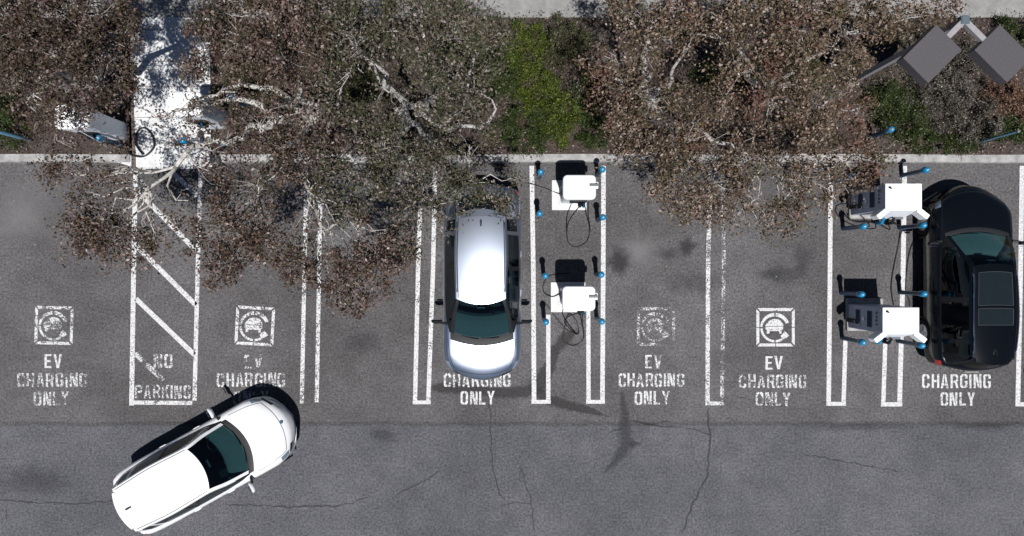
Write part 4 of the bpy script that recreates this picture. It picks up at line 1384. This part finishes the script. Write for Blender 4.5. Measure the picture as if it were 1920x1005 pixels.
def make_car(name, label, loc, rz, P, paint, trim, mirror_m, rail_m):
    L, Wd, belt, Hr = P['L'], P['W'], P['belt'], P['H']
    xc, xf, xr, xb = P['cowl'], P['rf'], P['rr'], P['rb']
    hw0 = Wd / 2
    nose = P.get('nose', .30)
    xs = [-L / 2, -L / 2 + .03, -L / 2 + .12, -L / 2 + .45, -1.2, -.3, .6, xc, (xc + L / 2 - .4) / 2, L / 2 - .40, L / 2 - .16, L / 2 - .04, L / 2]
    zt = [.66, .90, belt - .04, belt, belt + .01, belt, belt - .01, belt - .02, belt - .05, belt - .12, belt - .22, belt - .33, .50]
    hw = [.82, .88, .92, .975, 1, .99, .99, 1, 1, .965, .90, .85, .76]
    if 'nw' in P: hw[-4:] = list(P['nw'])
    zb = [.45, .36, .28, .22, .2, .2, .2, .2, .2, .22, .26, .30, .36]
    bw = [-.17, -.16, -.13, -.06, 0, 0, 0, .0, .04, nose * .6, nose * .9, nose, nose]

    def S(x, v, side=1, off=0.0):
        h = hw0 * float(pchip(xs, hw, x)); a = float(pchip(xs, zb, x)); t = float(pchip(xs, zt, x)); b = float(pchip(xs, bw, x))
        fy = float(pchip(FV, FY, v)); fz = float(pchip(FV, FZ, v))
        y = h * fy
        p = Vector((x - b * fy * fy, side * y, a + (t - a) * fz))
        if off:
            e = 1e-2
            q = S(x, min(v + e, .99), side); r = S(x, max(v - e, .001), side); s_ = S(min(x + .02, L / 2), v, side); u_ = S(max(x - .02, -L / 2), v, side)
            n = (q - r).cross(s_ - u_)
            if n.length > 1e-9:
                n.normalize()
                ctr = Vector((x * .6, 0, .55))
                if n.dot(p - ctr) < 0: n = -n
                p = p + n * off
        return p

    root = empty(name, (loc[0], loc[1], 0), rz)
    tag(root, label, 'car')
    # ---- body shell with wheel arches and cabin cut out
    us = sorted(set([round(float(a), 4) for a in np.concatenate([np.linspace(-L / 2, -L / 2 + .5, 12), np.linspace(-L / 2 + .5, L / 2 - .6, 46), np.linspace(L / 2 - .6, L / 2, 16)])]))
    vs = np.concatenate([np.linspace(0, .2, 5), np.linspace(.25, .95, 24), [1.0]])
    mb = MB()
    rings = []
    for u in us:
        ring = [S(u, v, 1) for v in vs] + [S(u, v, -1) for v in vs[::-1][1:-1]]
        rings.append(ring)
    mb.loft(rings)
    body = mb.build("body", paint, root)
    cut = MB()
    wb2 = P['wb'] / 2
    for x in (wb2, -wb2 + P.get('wbo', 0)):
        for s in (1, -1):
            cut.lathe([(.385, 0), (.385, .42)], (x, s * (hw0 - .12) - .21, .34), 32, 'y')
    co = cut.build("cut", paint)
    cab = MB()
    x0, x1 = xb + .35, xc - .16
    cab.rbox((x0 + x1) / 2, 0, .42, belt + .4, x1 - x0, hw0 * 2 * .70, .16, .01)
    cc = cab.build("cut", paint)
    for cu in (co, cc):
        md = body.modifiers.new("b", 'BOOLEAN'); md.operation = 'DIFFERENCE'; md.object = cu; md.solver = 'EXACT'
    cu_parent = body.parent
    body.parent = None
    bpy.context.view_layer.update()
    dg = bpy.context.evaluated_depsgraph_get()
    nm = bpy.data.meshes.new_from_object(body.evaluated_get(dg))
    body.modifiers.clear()
    body.data = nm
    body.parent = cu_parent
    nm.polygons.foreach_set("use_smooth", [True] * len(nm.polygons)); nm.set_sharp_from_angle(angle=R(40))
    for cu in (co, cc): bpy.data.objects.remove(cu)
    # ---- interior
    mb = MB()
    a, b, c, d = x0 + .012, x1 - .012, hw0 * .70 - .012, .432
    zt_ = belt - .035
    mb.add([(a, -c, d), (b, -c, d), (b, c, d), (a, c, d), (a, -c, zt_), (b, -c, zt_), (b, c, zt_), (a, c, zt_)],
           [(0, 1, 2, 3), (0, 1, 5, 4), (1, 2, 6, 5), (2, 3, 7, 6), (3, 0, 4, 7)])
    mb.build("cabin_liner", INT_D, root, smooth=False, recalc=False)
    mb = MB()
    xd = xc - .62
    mb.grid(lambda u, v: (xd + (xc - .03 - xd) * u - P['cb'] * v * v, v * hw0 * .78, belt + .012 + .03 * math.sin(PI * min(1, u * 1.1)) * (1 - .3 * abs(v)) - .08 * max(0, (.12 - u) / .12)), np.linspace(0, 1, 10), np.linspace(-1, 1, 15))
    mb.build("dashboard", P.get("dash", INT), root)
    for y in (.36, -.36):
        mb = MB()
        xq = xf - .30
        mb.rbox(xq + .22, y, .50, .66, .52, .50, .08, .04)
        st = mb.build("seat", INT_D, root)
        mb = MB(); mb.loft([[(xq + .06 - .10 * f - t_, y + sy * w_, .55 + .72 * f) for (t_, sy) in ((-.06, -1), (-.06, 1), (.06, 1), (.06, -1))] for f, w_ in ((0, .22), (.2, .25), (.8, .22), (1, .12))])
        mb.build("backrest", INT_D, st)
        mb = MB(); mb.rbox(xq - .06, y, 1.27, 1.43, .10, .26, .04, .03); mb.build("headrest", INT_D, st)
    mb = MB(); mb.rbox(xr + .75, 0, .5, 1.15, .16, 1.2, .06, .05); mb.build("rear_bench", INT_D, root)
    mb = MB(); cx_, cy_ = xd - .02, .36
    mb.tube([(cx_ - .06 * math.cos(k * PI / 12) , cy_ + .18 * math.sin(k * PI / 12), belt - .02 + .17 * math.cos(k * PI / 12)) for k in range(25)], .016, 6)
    mb.tube([(cx_, cy_ - .17, belt - .02), (cx_ + .05, cy_, belt - .03), (cx_, cy_ + .17, belt - .02)], .018, 6)
    mb.build("steering_wheel", BLACK_PL, root)
    # ---- greenhouse surface
    s_k = [0, .18, .36, .6, .86, 1.0]
    gx = [xc, (xc + xf) / 2 + .0, xf, (xf + xr) / 2, xr, xb]
    gz = [belt + .035, belt + .035 + (Hr - .03 - belt - .035) * .56, Hr - .035, Hr, Hr - .06, belt + .06]
    wr_ = P['roofw']
    gw = [hw0 * .78, (hw0 * .78 + wr_[0]) / 2 + .02, wr_[0], wr_[1], wr_[2], hw0 * .70]
    gb = [hw0 * .82, hw0 * .865 * P.get('gbk', 1.03), hw0 * .88 * P.get('gbk', 1.03), hw0 * .885 * P.get('gbk', 1.03), hw0 * .84 * P.get('gbk', 1.03), hw0 * .76]
    gbow = [P['cb'], (P['cb'] + P['rbow']) / 2, P['rbow'], .02, -.07, -.16]
    crown = [.015, .03, .035, .04, .035, .02]
    I = lambda arr, s: float(pchip(s_k, arr, s))
    XL = lambda s: float(np.interp(s, s_k, gx)) if False else I(gx[::1], s)

    def GX(s): return -float(pchip(s_k, [-q for q in gx], s))

    def top(s, v):
        return Vector((GX(s) - I(gbow, s) * v * v, I(gw, s) * v, I(gz, s) - I(crown, s) * v * v))

    def side(s, r, sd):
        e = top(s, 1.0)
        yb = I(gb, s)
        y = e.y + (yb - e.y) * (r ** .85)
        z = e.z + (belt - .02 - .05 * min(1, (e.z - belt) * 3) - e.z) * r
        return Vector((e.x, sd * y, z))

    def ptop(nm_, s0, s1, v0, v1, m, nu=10, nv=12, par=root):
        q = MB(); q.grid(lambda s, v: top(s, v), np.linspace(s0, s1, nu), np.linspace(v0, v1, nv))
        return q.build(nm_, m, par)

    def pside(nm_, s0, s1, r0, r1, sd, m, nu=8, nv=4, par=root):
        q = MB(); q.grid(lambda s, r: side(s, r, sd), np.linspace(s0, s1, nu), np.linspace(r0, r1, nv))
        return q.build(nm_, m, par)

    ptop("windscreen", .012, .345, -.90, .90, CAR_GLASS, 14, 16)
    rq = MB(); rq.grid(lambda s, v: top(s, v), np.linspace(.345, .86, 20), np.linspace(-1, 1, 24)); roof = rq.build("roof", P.get('roofm', paint), root)
    ptop("rear_window", .875, .99, -.86, .86, DARK_GLASS)
    rw = MB()
    for sd in (-1, 1):
        ptop("front_pillar", 0, .345, .90 * sd, sd, trim if P.get('blackpillar') else paint, 14, 3)
        ptop("rear_pillar", .86, 1.0, .86 * sd, sd, paint, 8, 3)
        pside("roof_frame", .345, .86, 0, .08, sd, paint, 20, 2)
        pside("front_corner", 0, .12, 0, 1, sd, trim, 8, 4)
        pside("front_corner", .12, .345, 0, .10, sd, trim if P.get('blackpillar') else paint, 8, 2)
        pside("side_window", .12, .345, .10, .94, sd, DARK_GLASS, 10, 6)
        pside("side_window", .345, .52, .08, .94, sd, DARK_GLASS, 10, 6)
        pside("side_window", .545, .74, .08, .94, sd, DARK_GLASS, 10, 6)
        pside("door_pillar", .52, .545, .08, .94, sd, BLACK_PL, 3, 6)
        pside("quarter_window", .765, .84, .12, .90, sd, DARK_GLASS, 6, 5)
        pside("quarter_panel", .74, .765, .08, 1, sd, paint, 3, 6)
        pside("quarter_panel", .84, 1.0, 0.08, 1, sd, paint, 8, 6)
        pside("window_trim", .12, .74, .94, 1.0, sd, P.get('beltm', trim), 20, 2)
        # roof ditch line, rail
        q = MB(); q.tube([top(s, sd * .93) + Vector((0, 0, .002)) for s in np.linspace(.36, .85, 20)], P.get('ditch', .008), 6)
        q.build("roof_gutter", BLACK_PL, root)
        if rail_m:
            pts = [top(s, sd * .97) + Vector((0, 0, .035 if .42 < s < .80 else -.002)) for s in np.linspace(.40, .82, 18)]
            q = MB(); q.tube(pts, .017, 8); q.build("roof_rail", rail_m, root)
    ptop("rear_frame", .86, .875, -.86, .86, BLACK_PL, 3, 12)
    # spoiler over the tailgate
    q = MB()
    rr = []
    for v in np.linspace(-.84, .84, 15):
        e = top(.855, v)
        ln = .13 - .05 * v * v
        rr.append([e + Vector((.05, 0, .008)), e + Vector((-ln, 0, -.018)), e + Vector((-ln, 0, -.045)), e + Vector((.03, 0, -.03))])
    q.loft(rr); q.build("spoiler", P.get('spoilm', paint), root)
    # cowl and wipers
    q = MB()
    cw = P.get('cowlw', .13)

    def cowl(u, v):
        x = xc - .06 + (cw + .06) * u - P['cb'] * v * v
        y = v * hw0 * .80
        h = hw0 * float(pchip(xs, hw, x)); a_ = float(pchip(xs, zb, x)); t_ = float(pchip(xs, zt, x))
        vv = float(np.interp(abs(y) / h, FY[:6], FV[:6]))
        z = a_ + (t_ - a_) * float(pchip(FV, FZ, vv))
        return (x, y, z + .008 + .006 * math.sin(PI * u))
    q.grid(cowl, np.linspace(0, 1, 6), np.linspace(-1, 1, 21)); q.build("cowl", BLACK_PL, root)
    for (v0, v1) in ((.55, -.02), (-.1, -.62)):
        q = MB()
        q.tube([Vector(cowl(.45, v0 + (v1 - v0) * k / 8)) + Vector((-.03 * k / 8 - .04, 0, .03)) for k in range(9)], .009, 6)
        q.build("wiper", BLACK_RUB, root)
    # bonnet shut lines and creases
    v0, v1 = P['hood']
    for sd in (1, -1):
        xx = np.linspace(xc + .0, L / 2 - .22, 16)
        q = MB(); q.tube([S(float(x), v0 + (v1 - v0) * ((x - xc) / (L / 2 - .22 - xc)), sd, .001) for x in xx], .006, 5); q.build("panel_gap", BLACK_PL, root)
    q = MB(); q.tube([S(L / 2 - .20, v, 1 if v > 0 else -1, .001) if v > 0 else S(L / 2 - .20, -v, -1, .001) for v in np.linspace(-v1, v1, 16)], .006, 5); q.build("panel_gap", BLACK_PL, root)
    q = MB(); q.rbox(0, 0, -.03, .03, .03, .20, .01, .008); rv = q.build('rear_view_mirror', CHROME, root); rv.location = top(.30, 0) + Vector((-.04, 0, -.10))
    # doors: seams, handles, sills
    def patch(nm_, xa, xb_, va, vb, sd, m, off=.004, nu=8, nv=6, par=root):
        q = MB()
        q.grid(lambda u, v: S(u, v, sd, off), np.linspace(xa, xb_, nu), np.linspace(va, vb, nv))
        return q.build(nm_, m, par)
    xdoors = (wb2 - .50, .5 * (wb2 - .50 + (-wb2 + .52)) + .05, -wb2 + .52)
    for sd in (1, -1):
        for xa, xe in ((xdoors[1] + .008, xdoors[0]), (xdoors[2], xdoors[1] - .008)):
            dd = patch("door", xa, xe, .37, .80, sd, paint, .006, 10, 14)
            q = MB(); hp = [S(xa + .09 + .05 * k, .475, sd, .010 if 0 < k < 4 else .002) for k in range(5)]
            q.tube(hp, .010, 8); q.build("handle", P.get('handle', paint), dd)
        patch("sill_trim", -wb2 + .45, wb2 - .45, .80, .90, sd, BLACK_PL, .008, 12, 4)
        # lamps
        patch("headlight", L / 2 - .42, L / 2 - .12, .30, .43, sd, LAMP_CLEAR, .006, 10, 6)
        patch("tail_light", -L / 2 + .035, -L / 2 + .20, .36, .50, sd, LAMP_RED, .007, 6, 6)
        # door mirrors
        mp = Vector((xc - P.get('mx', .28), sd * (hw0 + .13), belt + .04))
        q = MB()
        rings = []
        for f, w1, h1 in ((-1, .02, .02), (-.85, .06, .055), (-.4, .085, .075), (.3, .09, .08), (.8, .075, .065), (1, .03, .03)):
            rings.append([mp + Vector((w1 * .55 * math.cos(2 * PI * k / 12) - .03 * f * f, sd * f * .135, h1 * math.sin(2 * PI * k / 12))) for k in range(12)])
        q.loft(rings); mi = q.build("mirror", mirror_m, root)
        q = MB(); q.tube([mp + Vector((.02, -sd * .08, -.03)), mp + Vector((.05, -sd * .24, -.07))], [.03, .035], 8); q.build("mirror_arm", trim, mi)
        q = MB(); q.rbox(0, 0, -.05, .05, .012, .15, .005, .003); g_ = q.build("mirror_glass", CHROME, mi); g_.location = mp + Vector((-.09, 0, 0))
    # grille, plates, emblem, fin
    q = MB(); q.grid(lambda u, v: S(L / 2 - .035 - .05 * u, .18 + .0 * u + .24 * abs(v), 1 if v >= 0 else -1, .006), np.linspace(0, 1, 4), np.linspace(-1, 1, 13)); q.build("grille", BLACK_PL, root)
    q = MB(); q.rbox(0, 0, .70, .82, .012, .34, .004, .003); pl_ = q.build("number_plate", mat("plate_white", (.6, .6, .58), .5), root); pl_.location = (-L / 2 - .008, 0, -.02)
    e = S(L / 2 - .17, .0005, 1)
    if P.get('emblem'):
     q = MB(); q.lathe([(.001, 0), (.042, 0), (.042, .008), (.001, .010)], (0, 0, 0), 18); em = q.build("emblem", mat("emblem_ring", (.02, .03, .04), .3), root); em.location = e + Vector((0, 0, .004)); em.rotation_euler = (0, R(22), 0)
     q = MB(); q.lathe([(.001, 0), (.026, 0), (.026, .003), (.001, .004)], (0, 0, .010), 14); ei = q.build("emblem_centre", mat("emblem_blue", (.03, .16, .30), .3), em)
    f = top(.80, 0.0)
    q = MB(); q.loft([[f + Vector((.09, .0, -.005)) + Vector((0, s_ * .022, 0)) for s_ in (-1, 1)] + [f + Vector((-.07, s_ * .026, -.005)) for s_ in (1, -1)],
                      [f + Vector((-.03, s_ * .006, .055)) for s_ in (-1, 1)] + [f + Vector((-.075, s_ * .006, .06)) for s_ in (1, -1)]]); q.build("antenna", BLACK_PL, root)
    # wheels
    for x in (wb2, -wb2 + P.get('wbo', 0)):
        for s in (1, -1):
            q = MB()
            yc = s * (hw0 - .125)
            q.lathe([(.20, -.10), (.30, -.115), (.335, -.09), (.345, -.04), (.345, .04), (.335, .09), (.30, .115), (.20, .10)], (0, 0, 0), 28, 'y')
            wh = q.build("wheel", TYRE, root); wh.location = (x, yc, .345)
            q = MB()
            yo = s * .10
            for k in range(5):
                a = 2 * PI * k / 5 + .3
                for da in (-.13, .13):
                    q.tube([(.05 * math.cos(a), yo, .05 * math.sin(a)), (.215 * math.cos(a + da), yo - s * .012, .215 * math.sin(a + da))], [.024, .017], 6)
            q.lathe([(.19, yo - .03 * s), (.225, yo - .03 * s), (.225, yo), (.195, yo + .004 * s)], (0, 0, 0), 28, 'y')
            q.lathe([(.001, yo - .012), (.055, yo - .012), (.055, yo + .012), (.001, yo + .014)], (0, 0, 0), 14, 'y')
            q.build("rim", RIM, wh)
            q = MB(); q.lathe([(.001, -.02), (.19, -.02), (.19, .0), (.001, .0)], (0, 0, 0), 20, 'y'); br = q.build("brake_disc", BLACK_PL, wh)
            q = MB(); q.tube([Vector((x + .395 * math.cos(t), s * (hw0 * .985), .34 + .395 * math.sin(t))) for t in np.linspace(R(-12), R(192), 24)], .022, 6); q.build("wheel_arch", P.get('arch', BLACK_PL), root)
    return root, top, S


def paint(name, col, metal, rough, coat):
    return mat(name, col, rough, metal=metal, coat=coat, var=0.015, scale=3)


P_WHITE = paint("white_car_paint", (.70, .705, .715), 0, .35, .5)
P_SILVER = paint("silver_car_paint", (.46, .51, .60), 1.0, .34, .15)
P_BLACK = paint("black_car_paint", (.0022, .0028, .004), 0, .16, .1)

par = dict(L=4.66, W=1.82, belt=1.02, H=1.66, cowl=1.16, rf=.30, rr=-1.86, rb=-2.2, wb=2.80, wbo=-.02, cb=.22, rbow=.17, roofw=(.60, .63, .58), hood=(.30, .26), nose=.34, blackpillar=False, cowlw=.12, emblem=True)
make_car("parked_car", "white SUV driving at an angle out of the parking bays", (-7.63, -4.88), R(29), par, P_WHITE, BLACK_PL, P_WHITE, None)
par = dict(L=4.96, W=1.94, belt=1.04, H=1.63, cowl=1.38, rf=.46, rr=-1.66, rb=-2.20, wb=2.80, wbo=-.05, cb=.16, rbow=.13, roofw=(.58, .60, .58), hood=(.30, .235), nose=.26, nw=(.97, .88, .80, .70), blackpillar=True, cowlw=.17, gbk=1.065, mx=.42, spoilm=P_SILVER)
make_car("parked_car", "silver SUV parked nose out beside the middle chargers with twigs over its rear", (-.74, -.36), R(-90), par, P_SILVER, BLACK_PL, BLACK_PL, P_SILVER)
par = dict(L=4.68, W=1.97, belt=1.03, H=1.68, cowl=1.14, rf=.30, rr=-1.95, rb=-2.24, wb=2.82, wbo=0.0, cb=.14, rbow=.06, roofw=(.52, .55, .50), hood=(.30, .27), nose=.40, nw=(.96, .89, .81, .68), cowlw=.10, dash=mat('haze_lifted_dash', (.11, .12, .12), .6))  # dash colour lightened in place of sky reflection and haze on the windscreen
car, top, S = make_car("parked_car", "black SUV parked nose to the kerb beside the boxy chargers", (11.44, -.24), R(90), par, P_BLACK, BLACK_PL, BLACK_PL, CHROME)
SUNR = mat("sunroof_glass", (.010, .014, .017), .08, coat=.5)
for (s0, s1) in ((.40, .56), (.575, .66)):
    q = MB(); q.grid(lambda s, v: top(s, v) + Vector((0, 0, .006)), np.linspace(s0, s1, 10), np.linspace(-.74, .74, 14)); q.build("sunroof", SUNR, car)
    q = MB(); q.tube([top(s, v) + Vector((0, 0, .006)) for s, v in [(s0, v) for v in np.linspace(-.75, .75, 12)] + [(s, .75) for s in np.linspace(s0, s1, 8)] + [(s1, v) for v in np.linspace(.75, -.75, 12)] + [(s, -.75) for s in np.linspace(s1, s0, 8)]], .006, 5)
    q.build("sunroof_frame", mat("sunroof_edge", (.05, .055, .06), .4), car)
